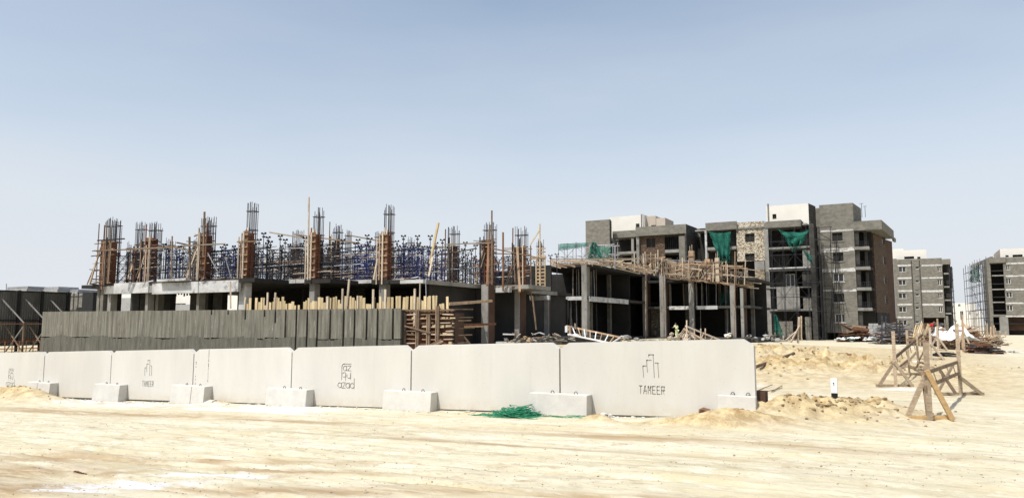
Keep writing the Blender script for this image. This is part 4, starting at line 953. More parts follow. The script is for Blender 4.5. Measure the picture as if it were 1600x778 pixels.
# timber shuttering decks: each stick a board
def deck(pxy, label, n, D0, D1, hpx, lean=.5, ms=('palewood', 'oldwood', 'batten', 'palewood')):
    r = thing('edge_shuttering', label, 'formwork', pt(pxy[0][0], pxy[0][1], D=D0))
    for i in range(n):
        u = rnd.random() * (len(pxy) - 1); k = int(u); f = u - k
        x = pxy[k][0] + (pxy[k + 1][0] - pxy[k][0]) * f; yb = pxy[k][1] + (pxy[k + 1][1] - pxy[k][1]) * f; D = D0 + (D1 - D0) * (u / (len(pxy) - 1)) + rnd.uniform(-.6, .6)
        t = rnd.random()
        if t < .42: a = (x, yb - rnd.uniform(0, hpx)); b_ = (x + rnd.uniform(12, 34), a[1] + rnd.uniform(-4, 7))
        elif t < .75: a = (x, yb + rnd.uniform(-3, 3)); b_ = (x + rnd.uniform(-2, 2), yb - hpx * rnd.uniform(.4, 1.15))
        else: a = (x, yb + rnd.uniform(-3, 3)); b_ = (x + rnd.choice([-1, 1]) * rnd.uniform(8, 20), yb - hpx * rnd.uniform(.5, 1))
        bar('board', r, pt(*a, D=D), pt(*b_, D=D + rnd.uniform(-.4, .4)), .07, rnd.uniform(.06, .12), rnd.choice(ms))
    return r
deck([(858, 414), (915, 413), (958, 416), (1002, 425)], 'pale timber edge boards along the top of the dark frame beside the green net', 60, 68.5, 84, 7)
deck([(940, 412), (1003, 424)], 'sloping stacked planks at the receding edge of the dark frame', 34, 72, 84, 10)
for m_, (x0, y0, x1, y1) in enumerate([(860, 405, 1000, 404), (860, 411, 940, 413), (940, 405, 1005, 426), (935, 412, 1000, 428)]):
    r = thing('plank', ['upper long rail over the deck beside the green net', 'lower long rail over the deck beside the green net', 'upper long rail descending along the receding deck', 'lower long rail descending along the receding deck'][m_], 'plank', pt(x0, y0, D=70)); bar('plank', r, pt(x0, y0, D=70 if m_ < 2 else 72), pt(x1, y1, D=76 if m_ < 2 else 86), .1, .09, 'palewood')
deck([(1003, 424), (1045, 434), (1080, 436)], 'tangled timber shuttering left of the plywood column box on the centre deck', 90, 86, 88, 27)
deck([(1075, 436), (1120, 440), (1170, 448)], 'tangled timber shuttering right of the plywood column box on the centre deck', 105, 88, 88, 30)
r = thing('deck_rails', 'long pale rails and thin poles running over the tangled centre deck', 'rails', pt(1080, 420, D=87))
for (a, b_, c_, d_) in ((1003, 404, 1100, 409), (1010, 418, 1090, 421), (1095, 412, 1168, 420), (1100, 426, 1176, 434), (1040, 411, 1160, 416), (1120, 441, 1178, 447)): bar('rail', r, pt(a, b_, D=87), pt(c_, d_, D=87.4), .09, .11, rnd.choice(['palewood', 'batten', 'palesteel']))
for i in range(22): a = rnd.uniform(1004, 1168); yb = 428 + (a - 1004) * .11; bar('pole', r, pt(a, yb, D=86.8), pt(a + rnd.uniform(-1.5, 1.5), yb - rnd.uniform(22, 36), D=86.8), .07, .08, rnd.choice(['oldwood', 'darksteel', 'palewood']))
r = thing('deck_soffit', 'ragged planks under the lower edge of the centre timber deck', 'formwork', pt(1090, 440, D=88))
for i in range(46):
    x = 1040 + i * 2.9; yb = 433 + (x - 1040) * .115 + rnd.uniform(-1.5, 1.5)
    bar('board', r, pt(x, yb, D=87.4), pt(x + rnd.uniform(6, 15), yb + rnd.uniform(-1, 2.5), D=87.6), .2, .10, rnd.choice(['batten', 'palewood', 'oldwood']))
box('plywood_sheet', r, S(1046, 88.3), S(1076, 88.3), 88.3, 88.35, Zt(1060, 431, 88.3), Zt(1060, 411, 88.3), 'oldwood')
box('plywood_sheet', r, S(1088, 88.3), S(1128, 88.3), 88.3, 88.35, Zt(1100, 436, 88.3), Zt(1100, 414, 88.3), 'oldwood')
for pa, pb_, y0, y1, l, m in [(1076, 1084, 392, 440, 'tall light plywood column box on the centre deck', 'batten'), (1101, 1109, 405, 437, 'shorter plywood column box right of the tall one', 'batten'), (1117, 1123, 403, 440, 'narrow plywood column box below the hanging green net', 'palewood')]:
    t = T1 - .9; r = thing('column_formwork', l, 'formwork', (S(pa, t), t, fl2), 'column boxes on the centre deck'); x0, x1 = S(pa, t, 415), S(pb_, t, 415)
    box('plywood_sheet', r, x0, x1, t, t + .6, Zt(pa, y1, t), Zt(pa, y0, t), m)
    for q in (.3, .55, .8):
        zz = Zt(pa, y1, t) + (Zt(pa, y0, t) - Zt(pa, y1, t)) * q; box('batten', r, x0 - .12, x1 + .12, t - .08, t - .003, zz, zz + .12, 'oldwood')
    for q in (.2, .6): rod('bar', r, (x0 + (x1 - x0) * q, t + .3, Zt(pa, y1, t)), (x0 + (x1 - x0) * q, t + .3, Zt(pa, y0 - 7 - q * 5, t)), .03, 'palewood')
for k, (a, b_, c_, d_, D, m, l) in enumerate([(1009, 540, 1009, 408, 86.6, 'oldwood', 'long upright pole on the left dark edge of the centre deck'), (1038, 536, 1036, 396, 86.4, 'oldwood', 'long upright pole beside the wide stone column'), (1147, 540, 1148.5, 393, 86.4, 'oldwood', 'long pole rising past the right end of the centre deck'),
        (1028, 420, 1028, 390, 86, 'palewood', 'short upright pole over the stone column'), (1163, 445, 1165, 405, 86, 'palewood', 'slanting pole at the right end of the centre deck'), (961, 420, 961, 385, 74, 'palesteel', 'thin tube standing right of the green net'), (992, 424, 991, 394, 80, 'palewood', 'pale upright on the receding deck edge')]):
    stick(pt(a, b_, D=D), pt(c_, d_, D=D), .11, m, l)

# ------------------------------------------------------------------ scaffolds and nets
def scaffold(label, x0, x1, y0, y1, z0, z1, nb, lift, m='darksteel', r=.03, diag=True, group=None):
    root = thing('scaffold', label, 'scaffold', (x0, y0, z0), group)
    for i in range(nb + 1):
        x = x0 + (x1 - x0) * i / nb
        for y in (y0, y1): rod('standard', root, (x, y, z0), (x, y, z1 + rnd.uniform(-.3, .5)), r, m)
    z = z0 + lift; k = 0
    while z < z1 + .1:
        for y in (y0, y1): rod('ledger', root, (x0 - .2, y, z), (x1 + .2, y, z), r * .8, m)
        for i in range(nb + 1): x = x0 + (x1 - x0) * i / nb; rod('transom', root, (x, y0, z + .04), (x, y1, z + .04), r * .8, m)
        if diag:
            for i in range(nb):
                a = x0 + (x1 - x0) * i / nb; b_ = x0 + (x1 - x0) * (i + 1) / nb
                if (i + k) % 2 == 0: rod('brace', root, (a, y0 - .04, z - lift), (b_, y0 - .04, z), r * .7, m)
                else: rod('brace', root, (b_, y0 - .04, z - lift), (a, y0 - .04, z), r * .7, m)
        z += lift; k += 1
    return root
def cloth(name, label, corners, m, folds=5, amp=.3, nu=40, nv=34, sag=.0, cut=None, parent=None, cat='net'):
    """corners: TL, TR, BR, BL as points"""
    TL, TR, BR, BL = [Vector(c) for c in corners]; nrm = (TR - TL).cross(BL - TL).normalized(); mb = MB(); idx = {}
    for j in range(nv + 1):
        for i in range(nu + 1):
            u, v = i / nu, j / nv; p = (TL * (1 - u) + TR * u) * (1 - v) + (BL * (1 - u) + BR * u) * v
            d = amp * (math.sin(u * folds * math.tau + 3 * v) * (.3 + .7 * v) * .5 + .7 * noise.noise(Vector((u * 6, v * 4, corners[0][0]))))
            p = p + nrm * d; p.z -= sag * math.sin(math.pi * u) * (1 - v) + sag * .3 * abs(math.sin(u * 2 * math.pi)) * (1 - v)
            p.z += .35 * amp * noise.noise(Vector((u * 9, 5, v))) * v
            idx[i, j] = len(mb.v); mb.v.append(tuple(p))
    for j in range(nv):
        for i in range(nu):
            if cut and cut((i + .5) / nu, (j + .5) / nv): continue
            if (j > nv * .72 or i < 2 or i > nu - 3) and noise.noise(Vector((i * .55, j * .55, corners[0][0] * 3))) > .12: continue
            mb.f.append((idx[i, j], idx[i + 1, j], idx[i + 1, j + 1], idx[i, j + 1]))
    o = mb.build(name, m, parent, origin=TL, smooth=True)
    so = o.modifiers.new('thick', 'SOLIDIFY'); so.thickness = .02
    if parent is None: tag(o, label, cat)
    return o
# green netted scaffold at the left end of the centre deck
t = 71.5
scaffold('low scaffold frames wrapped in pale green net on the centre deck', S(873, t), S(958, t), t, t + 1.5, Z2, Z2 + 2.1, 6, 1.0, 'palesteel', .035)
cloth('debris_net', 'faded pale green net stretched along the deck scaffold', [pt(873, 381, t=t - .1), pt(920, 379, t=t - .1), pt(920, 385, t=t - .1), pt(873, 392, t=t - .1)], 'netpale', 3, .12)
cloth('debris_net', 'bright green net bunched on the deck scaffold', [pt(924, 378, t=t - .1), pt(932, 379, t=t - .1), pt(943, 406, t=t - .1), pt(918, 404, t=t - .1)], 'net', 3, .3)
cloth('debris_net', 'faded green net patch right of the bunched one on the deck scaffold', [pt(933, 384, t=t), pt(955, 386, t=t), pt(953, 404, t=t), pt(940, 404, t=t)], 'netpale', 2, .2)

# ------------------------------------------------------------------ apartment blocks behind
def block_shell(parent, x0, x1, y0, y1, z0, z1, m, ops=(), sides=True, th=.25, roof=True, side_ops=()):
    mb = MB(); wall(mb, 's', y0, th, x0, x1, z0, z1, ops); mb.build('front_wall', m, parent)
    mb = MB(); wall(mb, 't', x1, th, y0 + th + .002, y1, z0, z1, side_ops); mb.box(x0, x0 + th, y0 + th + .002, y1, z0, z1); mb.box(x0 + th, x1 - th, y1 - th, y1, z0, z1); mb.build('side_walls', m, parent)
    mb = MB(); z = z0 + 3.1
    while z < z1 - 1: mb.box(x0 + th, x1 - th, y0 + th + .01, y1 - th, z - .1, z + .1); z += 3.1
    if roof: mb.box(x0 + th, x1 - th, y0 + th, y1 - th, z1 - .9, z1 - .7)
    mb.box(x0 + th + .01, x1 - th - .01, y0 + 2.6, y0 + 2.75, z0, z1 - .9)
    mb.build('floors', 'interior', parent)
# --- block C, the tall rendered block with banded windows
TC = 122.0
bc = thing('apartment_block', 'tall grey rendered block with white bands and a balcony bay on its right', 'building', (S(1310, TC), TC, .2))
def zc(x, y): return 1200 + x / 3.242, 300 + y / 3.242
def zr(x0, x1, y0, y1, t, f=zc):
    (a, b_), (c_, d_) = f(x0, y0), f(x1, y1); return (pt(a, (b_ + d_) / 2, t=t).x, pt(c_, (b_ + d_) / 2, t=t).x, pt(a, d_, t=t).z, pt(a, b_, t=t).z)
cx0, cx1 = S(1285, TC, 440), S(1338, TC, 440); cz1 = Zt(1310, 318.5, TC)
wins = [(325, 378, 207, 250), (329, 382, 308, 352), (330, 384, 411, 455), (332, 386, 514, 558), (340, 390, 617, 660)]
ops = [zr(*w_, TC) for w_ in wins]; ops.append(zr(297, 385, 712, 760, TC))
block_shell(bc, cx0, cx1, TC, TC + 13, -.2, cz1, 'plaster', ops)
for i, o_ in enumerate(ops[:5]):
    window(bc, *o_, TC, white=i in (2, 4), leaves=3 if i == 4 else 2)
    box('sill', bc, o_[0] - .15, o_[1] + .15, TC - .1, TC + .05, o_[2] - .14, o_[2] - .01, 'band' if i in (2, 3, 4) else 'concrete')
for (y0, y1, m) in [(197, 205, 'band'), (288, 306, 'band'), (391, 408, 'band'), (497, 506, 'band'), (598, 602, 'plaster_light')]:
    a = zr(268, 440, y0, y1, TC); 
    xx = cx0 + .05
    while xx < cx1 - .1:
        l = rnd.uniform(.6, 1.8); x2 = min(xx + l, cx1 - .05); box('band', bc, xx, x2 - .01, TC - .03, TC - .002, a[2] + rnd.uniform(-.06, .06), a[3] + rnd.uniform(-.06, .06), m); xx = x2
q_ = pt(1345, 323, D=116); vwall('tower_side', bc, (cx1 + .01, TC), q_, zb1 if 0 else 17, cz1 - .003, .25, 'plaster'); x = S(1276, TC + 3); box('recess_wall', bc, x, cx0 - .01, TC + 3, TC + 10, -.2, Zt(1279, 325, TC + 3), 'plaster')
# balcony bay
bx1 = S(1380, TC, 400); zb0, zb1 = Zt(1360, 359, TC), Zt(1360, 344.5, TC)
side_end = pt(1396, 356, s=bx1).y
mb = MB(); mb.box(cx1 + .01, bx1, TC, TC + .3, zb0, zb1); mb.build('roof_parapet', 'plaster', bc)
pe_ = pt(1396, 356, D=121.5); vwall('roof_parapet', bc, (bx1 + .005, TC), pe_, zb0, zb1 - .004, .3, 'plaster')
pf_ = pt(1399.5, 366, D=123.5); vwall('roof_parapet', bc, (pe_.x + .02, pe_.y + .05), pf_, zb0 - .3, zb1 - 1.1, .3, 'plaster')
mb = MB(); tri = [(cx1 + .01, TC + .31), (bx1 - .3, TC + .31), (pe_.x - .35, pe_.y), (cx1 + .01, pe_.y)]
mb.add([(a, b_, zb0 + .05) for a, b_ in tri] + [(a, b_, zb1 - .2) for a, b_ in tri], BOXF); mb.build('roof_slab', 'plaster', bc)
xb_ = S(1368, TC + 1.5, 440); zbase = Zt(1375, 487, TC)
bA, bB, bC_ = pt(1368, 440, D=113.6), pt(1387, 440, D=119.5), pt(1397, 440, D=122.5); Lb = (Vector((bB.x - bA.x, bB.y - bA.y))).length
vo = [(Lb * .70, Lb * .93, pt(1382, 300 + y1 / 3.242, D=118).z, pt(1382, 300 + y0 / 3.242, D=118).z) for y0, y1 in [(218, 262), (326, 366), (424, 464), (524, 564)]]
vwall('brick_wall', bc, bA, bB, zbase, zb0 - .002, .3, 'brick', vo)
vwall('side_wall', bc, (bB.x + .01, bB.y + .01), bC_, -.2, zb0 - .31, .3, 'brown')  # brown here paints the shade of this side face
vwall('lower_wall', bc, bA, bB, -.2, zbase - .01, .3, 'interior')
box('back_wall', bc, cx1 + .01, xb_ - .26, TC + 2.6, TC + 2.8, -.2, zb0 - .01, 'interior')
for yy in (283, 385, 490, 593):
    z = pt(*zc(490, yy), t=TC).z; x2 = S(zc(520, 0)[0], TC, 430)
    box('balcony_slab', bc, cx1 + .012, x2, TC - .1, TC + 2.6, z - .22, z + .22, 'concrete'); box('balcony_slab', bc, x2 + .002, xb_ - .26, TC + 1.4, TC + 2.6, z - .2, z + .1, 'interior')
    rl = MB()
    for q in (.55, 1.0): rl.bar((cx1 + .05, TC, z + q), (x2 - .05, TC, z + q), .05, .05)
    for i in range(8): X = cx1 + .1 + (x2 - cx1 - .2) * i / 7; rl.bar((X, TC, z + .2), (X, TC, z + 1.0), .035, .035)
    rl.build('railing', 'darksteel', bc)
    box('balcony_pier', bc, xb_ - 1.3, xb_ - .9, TC + 1.5, TC + 2.5, z + .3, z + 2.6, 'darkconcrete')
box('wall_stub', bc, cx1 + .012, cx1 + .6, TC + .3, TC + 2.5, -.2, zb0 - .01, 'darkconcrete')
for dx, h in ((0, .3), (.5, -.2)):
    p = pt(1346, 321, t=TC + 10); r = thing('antenna', ['thin rooftop antenna with cross bar above the tall grey block', 'short rooftop antenna beside the taller one'][dx > 0], 'antenna', p + Vector((dx, 0, 0))); rod('mast', r, p + Vector((dx, 0, -2)), p + Vector((dx, 0, h)), .04, 'darksteel'); rod('cross_bar', r, p + Vector((dx - .3, 0, h)), p + Vector((dx + .3, 0, h)), .03, 'darksteel')

# --- block B, stone and bare frame
TB = 115.6
bb = thing('apartment_block', 'half finished block with cream stone wall, open bays and a white penthouse', 'building', (S(1200, TB), TB, .3))
def zb(x, y): return 1020 + x / 3.381, 320 + y / 3.381
def rct(x0, x1, y0, y1, t, f=zb): return zr(x0, x1, y0, y1, t, f)
def slab_px(parent, x0, x1, y0, y1, t, m, name='wall_panel', th=.25, f=zb):
    a = rct(x0, x1, y0, y1, t, f); return box(name, parent, a[0], a[1], t, t + th, a[2], a[3], m)
so = [rct(487, 538, 153, 198, TB + 1), rct(487, 538, 258, 297, TB + 1)]
a = rct(443, 592, 95, 300, TB + 1); mb = MB(); wall(mb, 's', TB + 1, .3, a[0], a[1], a[2], a[3], so); mb.build('stone_wall', 'stone', bb)
for o_ in so: window(bb, *o_, TB + 1, white=False)
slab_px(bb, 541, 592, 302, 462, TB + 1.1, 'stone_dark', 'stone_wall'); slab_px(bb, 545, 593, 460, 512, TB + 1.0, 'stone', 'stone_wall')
slab_px(bb, 538, 590, 299, 342, TB - 1, 'concrete', 'balcony_front', .2); slab_px(bb, 492, 543, 512, 555, TB + .5, 'concrete', 'balcony_front'); slab_px(bb, 543, 598, 512, 555, TB + .3, 'plaster', 'balcony_front')
# B1
slab_px(bb, 278, 443, 97, 138, TB + .5, 'plaster', 'parapet'); a = rct(443, 592, 97, 120, TB + .5); 
slab_px(bb, 276, 286, 138, 320, TB + .5, 'beam', 'column', .4); slab_px(bb, 412, 443, 140, 320, TB + 2.2, 'darkconcrete', 'column', .4); slab_px(bb, 285, 440, 226, 240, TB + .6, 'concrete', 'slab', 3)
slab_px(bb, 262, 278, 137, 700, TB + 3.5, 'interior', 'wall_panel')
# B2
slab_px(bb, 592, 782, 90, 124, TB, 'plaster', 'parapet', 6); slab_px(bb, 592, 613, 126, 440, TB + .1, 'concrete', 'column', .5); slab_px(bb, 600, 625, 440, 700, TB + .3, 'concrete', 'column', .5)
for y0, y1, m in [(226, 236, 'concrete'), (333, 341, 'beam'), (343, 352, 'darkconcrete'), (436, 441, 'concrete'), (552, 560, 'concrete')]: slab_px(bb, 613, 842, y0, y1, TB + .05, m, 'slab', 5)
slab_px(bb, 655, 776, 434, 552, TB - .1, 'plaster_light', 'wall_panel'); slab_px(bb, 660, 740, 615, 700, TB + .8, 'plaster', 'wall_panel'); slab_px(bb, 806, 838, 592, 712, TB + .2, 'plaster', 'wall_panel'); slab_px(bb, 795, 838, 492, 552, TB + .2, 'plaster', 'wall_panel')
slab_px(bb, 792, 838, 236, 333, TB + .3, 'plaster_light', 'wall_panel'); slab_px(bb, 780, 842, 128, 226, TB + 2.5, 'darkconcrete', 'wall_panel'); slab_px(bb, 790, 838, 352, 434, TB + .4, 'darkconcrete', 'wall_panel')
a = rct(702, 750, 366, 432, TB + 1.6); box('wall_panel', bb, a[0] - 1.5, a[0], TB + 1.6, TB + 1.8, a[2] - .2, a[3] + .5, 'darkconcrete'); window(bb, *a, TB + 1.6, white=True, leaves=2)
a = rct(640, 720, 262, 326, TB + 1.8); window(bb, *a, TB + 1.8, white=False, leaves=3)
slab_px(bb, 836, 862, 100, 716, TB - .2, 'darkconcrete', 'side_wall', .25)
x = S(1268.5, TB, 440); box('side_wall', bb, x, x + .25, TB, TB + 8, 0, Zt(1268, 345, TB), 'interior')
# body behind bays
x0, x1 = S(1096, TB + 4), S(1274, TB + 4)
box('back_wall', bb, x0, x1, TB + 4, TB + 4.2, 0, Zt(1180, 352, TB + 4), 'interior'); box('roof_slab', bb, x0, x1 - .5, TB + .8, TB + 14, Zt(1150, 354, TB) - .3, Zt(1150, 354, TB) - .05, 'concrete')
box('roof_slab', bb, S(1150, TB) , x1 - .5, TB + 14.01, TB + 15, 0, Zt(1150, 352, TB), 'interior')
# white penthouse of B
t = TB + 3; a = rct(600, 824, 3, 125, t); b_ = rct(632, 653, 50, 76, t)
mb = MB(); wall(mb, 's', t, .25, a[0], a[1], Zt(1220, 357, t), Zt(1230, 320, t), [b_]); mb.box(a[0], a[0] + .25, t + .252, t + 6, Zt(1220, 357, t), Zt(1230, 320, t)); mb.build('penthouse', 'white', bb); window(bb, *b_, t, white=False, leaves=2)
ps = pt(1275, 345, s=a[1]).y
q_ = pt(1275, 345, D=pt(1264, 345, t=t).y * CA - pt(1264, 345, t=t).x * SA + 3); vwall('penthouse_side', bb, (a[1] + .004, t), q_, Zt(1220, 400, t), Zt(1230, 320, t) - .002, .25, 'darkconcrete')  # white penthouse's side coloured dark for its shade
slab_px(bb, 606, 614, -5, 90, TB + 1, 'plaster', 'downpipe', .2)
# --- block A
TA = 115.0
ba = thing('apartment_block', 'grey block at left with a plain tower, white penthouse and brick bay', 'building', (S(1000, TA), TA, .3))
def za(x, y): return 820 + x / 3.381, 320 + y / 3.381
sa = lambda *r, **k: slab_px(ba, *r, f=za, **k)
sa(322, 449, 86, 330, TA - 1, 'plaster', name='tower', th=.7); sa(449.5, 453, 84, 330, TA - .9, 'darkconcrete', name='tower_side', th=.6)  # thin dark strip paints the tower's shaded side
sa(452, 632, 66, 190, TA + 4, 'white', name='penthouse', th=5); sa(614, 618, 50, 140, TA + 2, 'darkconcrete', name='pipe', th=.1); sa(623, 626, 50, 140, TA + 2, 'darkconcrete', name='pipe', th=.1)
a = zr(587, 604, 100, 121, TA + 3.9, za); box('window', ba, a[0], a[1], TA + 3.9, TA + 3.99, a[2], a[3], 'black')
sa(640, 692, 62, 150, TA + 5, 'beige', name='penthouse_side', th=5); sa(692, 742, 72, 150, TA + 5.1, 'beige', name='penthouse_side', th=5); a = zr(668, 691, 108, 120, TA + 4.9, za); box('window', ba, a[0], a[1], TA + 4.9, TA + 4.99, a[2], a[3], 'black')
sa(463, 585, 141, 176, TA + 1, 'plaster', name='parapet', th=6); sa(585, 852, 119, 166, TA, 'plaster', name='parapet', th=8)
a = zr(585, 852, 119, 166, TA, za); pe = pt(1089, 362, s=a[1]).y; q_ = pt(1089, 362, D=pt(1071, 362, t=TA).y * CA - pt(1071, 362, t=TA).x * SA + 5); vwall('parapet_side', ba, (a[1] + .004, TA), q_, a[2] - 8, a[3] - .01, .25, 'darkconcrete')  # parapet's side face darkened by colour to show it in shade
sa(563, 576, 176, 300, TA + 1.2, 'concrete', name='column', th=.5); sa(590, 604, 166, 330, TA + .3, 'concrete', name='column', th=.5); sa(466, 474, 176, 300, TA + 1.3, 'concrete', name='column', th=.5)
ob = [zr(643, 690, 178, 228, TA + .8, za)]; a = zr(604, 740, 166, 300, TA + .8, za); mb = MB(); wall(mb, 's', TA + .8, .25, *a, ob); mb.build('brick_wall', 'brick', ba); window(ba, *ob[0], TA + .8, white=False)
sa(815, 852, 166, 330, TA + .1, 'plaster', name='column', th=.8); sa(740, 815, 238, 254, TA + .4, 'concrete', name='slab', th=3); sa(740, 815, 254, 262, TA + .6, 'darkconcrete', name='slab', th=3); sa(474, 600, 250, 262, TA + .6, 'concrete', name='slab', th=3)
for i in range(7): sa(748 + i * 10, 750 + i * 10, 166, 238, TA + 1.2, 'darksteel', name='bar', th=.06)
x0, x1 = S(958, TA + 5), S(1090, TA + 5); box('back_wall', ba, x0, x1, TA + 4, TA + 4.2, 0, Zt(1020, 368, TA + 4), 'interior'); box('lower_wall', ba, S(955, TA + 2), S(1095, TA + 2), TA + 2.2, TA + 2.4, 0, Zt(1020, 408, TA + 2), 'darkconcrete')
slab_px(ba, 232, 277, 126, 330, TA + 6, 'plaster', name='rear_wall'); slab_px(ba, 236, 272, 170, 230, TA + 5.9, 'interior', name='opening', th=.05)  # opening is a thin near-black sheet, its inner shade painted on the wall

# scaffolds in front of B and C
scaffold('tall tube scaffold in front of the open right bays, green net on top', S(1208, TB - 2.2), S(1283, TB - 2.2), TB - 3.4, TB - 2.2, .3, Zt(1240, 357, TB - 3), 4, 2.05, 'darksteel', .032)
scaffold('narrow dark tube scaffold before the banded grey block', S(1289, TC - 2), S(1301, TC - 2), TC - 3.2, TC - 2, .3, Zt(1300, 380, TC - 2), 1, 2.0, 'darksteel', .028)
r = thing('ladder_poles', 'crossed dark poles leaning on the banded grey block', 'poles', pt(1310, 525, t=TC - 1.5))
for a, b_ in [((1297, 520), (1303, 390)), ((1300, 520), (1308, 375)), ((1311, 520), (1304, 372)), ((1314, 520), (1306, 372)), ((1318, 470), (1311, 440)), ((1303, 450), (1297, 520))]: rod('pole', r, pt(*a, t=TC - 1.5), pt(*b_, t=TC - .6), .05, 'darksteel')
r = thing('scaffold', 'short tube frame across the top of the banded grey block', 'scaffold', pt(1290, 360, t=TC - 2))
for a, b_ in [((1262, 356), (1300, 355)), ((1262, 372), (1300, 376)), ((1298, 354), (1298, 400)), ((1266, 356), (1298, 375)), ((1280, 356), (1280, 400))]: rod('tube', r, pt(*a, t=TC - 2), pt(*b_, t=TC - 2), .05, 'darksteel')
# nets
t = TB - 3.6
cloth('debris_net', 'bright green net draped in folds at the top of the tall scaffold', [pt(1215, 357, t=t), pt(1266, 357, t=t), pt(1250, 388, t=t), pt(1238, 394, t=t)], 'net', 3, .9, sag=.5)
cloth('debris_net', 'torn green net strip hanging at the right of the tall scaffold', [pt(1253, 388, t=t + .3), pt(1268, 400, t=t + .3), pt(1270, 414, t=t + .3), pt(1262, 406, t=t + .3)], 'net', 2, .4)
cloth('debris_net', 'green net hanging low at the foot of the tall scaffold', [pt(1209, 492, t=t), pt(1213, 492, t=t), pt(1226, 527, t=t), pt(1211, 528, t=t)], 'net', 2, .4)
cloth('debris_net', 'sheer faded green net hung from the parapet beside the stone wall', [pt(1107, 362, t=TB + .2), pt(1142, 362, t=TB + .2), pt(1140, 412, t=TB + .2), pt(1126, 412, t=TB + .2)], 'net', 3, .5, sag=.2)
r = thing('debris_net', 'dim green net seen inside the upper storey of the dark frame', 'net', pt(1128, 468, t=T1 + 1))
for i in range(6): bar('strip', r, pt(1125 + i * 2.6, 478 + rnd.uniform(-4, 4), t=T1 + 4), pt(1125.5 + i * 2.6, 456, t=T1 + 4), .03, .09 + .04 * (i % 2), 'netpale')

# --- far block D
TD = 201.7
def zd(x, y): return 1380 + x / 4.095, 370 + y / 4.095
bd = thing('apartment_block', 'far grey banded block with a stair strip and dark right side balconies', 'building', (S(1440, TD), TD, 0))
sd = lambda *r, **k: slab_px(bd, *r, f=zd, **k)
ops = [zr(98, 146, 190 + 85 * 0, 226, TD, zd), zr(98, 146, 275, 309, TD, zd), zr(98, 147, 360, 395, TD, zd), zr(100, 148, 446, 481, TD, zd), zr(104, 152, 531, 565, TD, zd), zr(345, 371, 188, 222, TD, zd), zr(348, 374, 272, 308, TD, zd), zr(350, 377, 359, 394, TD, zd), zr(355, 381, 445, 481, TD, zd)]
sw = []
for y in (188, 250, 275, 335, 360, 420, 445, 505, 535, 575):
    sw.append(zr(205, 231, y, y + (18 if y in (188, 275, 360, 445, 535) else 9), TD, zd))
a = zr(80, 388, 146, 650, TD, zd); arch = zr(262, 420, 516, 660, TD, zd)
block_shell(bd, a[0], zr(80, 390, 146, 650, TD, zd)[1], TD, TD + 14, -.2, a[3], 'plaster', ops + sw + [arch])
for o_ in ops: window(bd, *o_, TD, True, leaves=2)
for o_ in sw: window(bd, *o_, TD, True, leaves=1)
for y in (185, 265, 347, 433, 515):
    sd(92, 186, y - 5, y + 5, TD - .05, 'band', name='band', th=.04)
    if y < 500: sd(246, 382, y - 5, y + (8 if y > 300 else 4), TD - .05, 'band', name='band', th=.04)
for x in (191, 243): sd(x - 3, x + 3, 150, 580, TD - .1, 'darkconcrete', name='strip', th=.09)
sd(262, 388, 518, 600, TD + 2.5, 'brown', name='arch_wall', th=.2)
sd(374, 431, 143, 176, TD - .3, 'plaster', name='roof_overhang', th=10); sd(402, 418, 505, 600, TD + .1, 'plaster', name='pier', th=.6)
sd(386, 442, 176, 600, TD + 3, 'darkconcrete', name='balcony_back', th=8)
for y in (230, 315, 400, 485): sd(388, 438, y, y + 10, TD + .5, 'concrete', name='balcony_slab', th=2.4); sd(405, 442, y - 38, y - 10, TD + .6, 'interior', name='balcony_front', th=.2)
pw = [zr(135, 198, 127, 143, TD + 2, zd), zr(218, 238, 128, 142, TD + 2, zd)]; a = zr(60, 277, 90, 150, TD + 2, zd); mb = MB(); wall(mb, 's', TD + 2, .2, *a, pw); mb.box(a[1] - .2, a[1], TD + 2.2, TD + 8, a[2], a[3]); mb.box(a[0] + .3, a[1] - .3, TD + 4, TD + 4.1, a[2], a[3] - .3); mb.build('penthouse', 'white', bd)
for o_ in pw: window(bd, *o_, TD + 2, False)
sd(60, 130, 78, 95, TD + 2.1, 'white', name='penthouse_step', th=3)
sd(74, 97, 140, 560, TD + .2, 'plaster', name='wing', th=4)
t = TD - 1.5; scaffold('small dark scaffold on the right side of the far banded block', S(1484, t), S(1489, t), t, t + 3, 0, Zt(1487, 418, t), 1, 2.6, 'darksteel', .06)
cloth('debris_net', 'dark torn netting hanging on the right side of the far banded block', [pt(1482, 420, t=t), pt(1488, 418, t=t), pt(1488, 462, t=t), pt(1484, 455, t=t)], 'darksteel', 2, .5)
# --- far block E at the right edge
TE = 206.0
be = thing('apartment_block', 'grey block at the right edge with a dark balcony bay and white penthouse', 'building', (S(1575, TE), TE, 0))
sz = lambda *r, **k: slab_px(be, *r, f=zd, **k)
ops = [zr(785, 812, 180, 215, TE, zd), zr(785, 816, 265, 301, TE, zd), zr(787, 826, 352, 388, TE, zd), zr(790, 829, 437, 473, TE, zd)]
bay = zr(695, 778, 172, 497, TE, zd); bay2 = zr(706, 748, 512, 600, TE, zd); gar = zr(802, 1100, 512, 660, TE, zd); ops2 = [zr(950, 990, y, y + 35, TE, zd) for y in (180, 265, 352, 437)]
a = zr(676, 1100, 135, 660, TE, zd)
block_shell(be, a[0], a[1], TE, TE + 13, -.3, Zt(1560, 403, TE), 'plaster', ops + ops2 + [bay, bay2, gar], th=.4)
for o_ in ops + ops2: window(be, *o_, TE, True, leaves=2)
sz(695, 779, 172, 560, TE + 2.5, 'interior', name='bay_back', th=.2)
for y in (245, 333, 415, 497): sz(695, 776, y, y + 7, TE + .1, 'concrete', name='balcony_slab', th=2.2)
for y in (172, 252, 338, 425, 508): sz(784, 1100, y - 5, y + 5, TE - .05, 'band', name='band', th=.04)
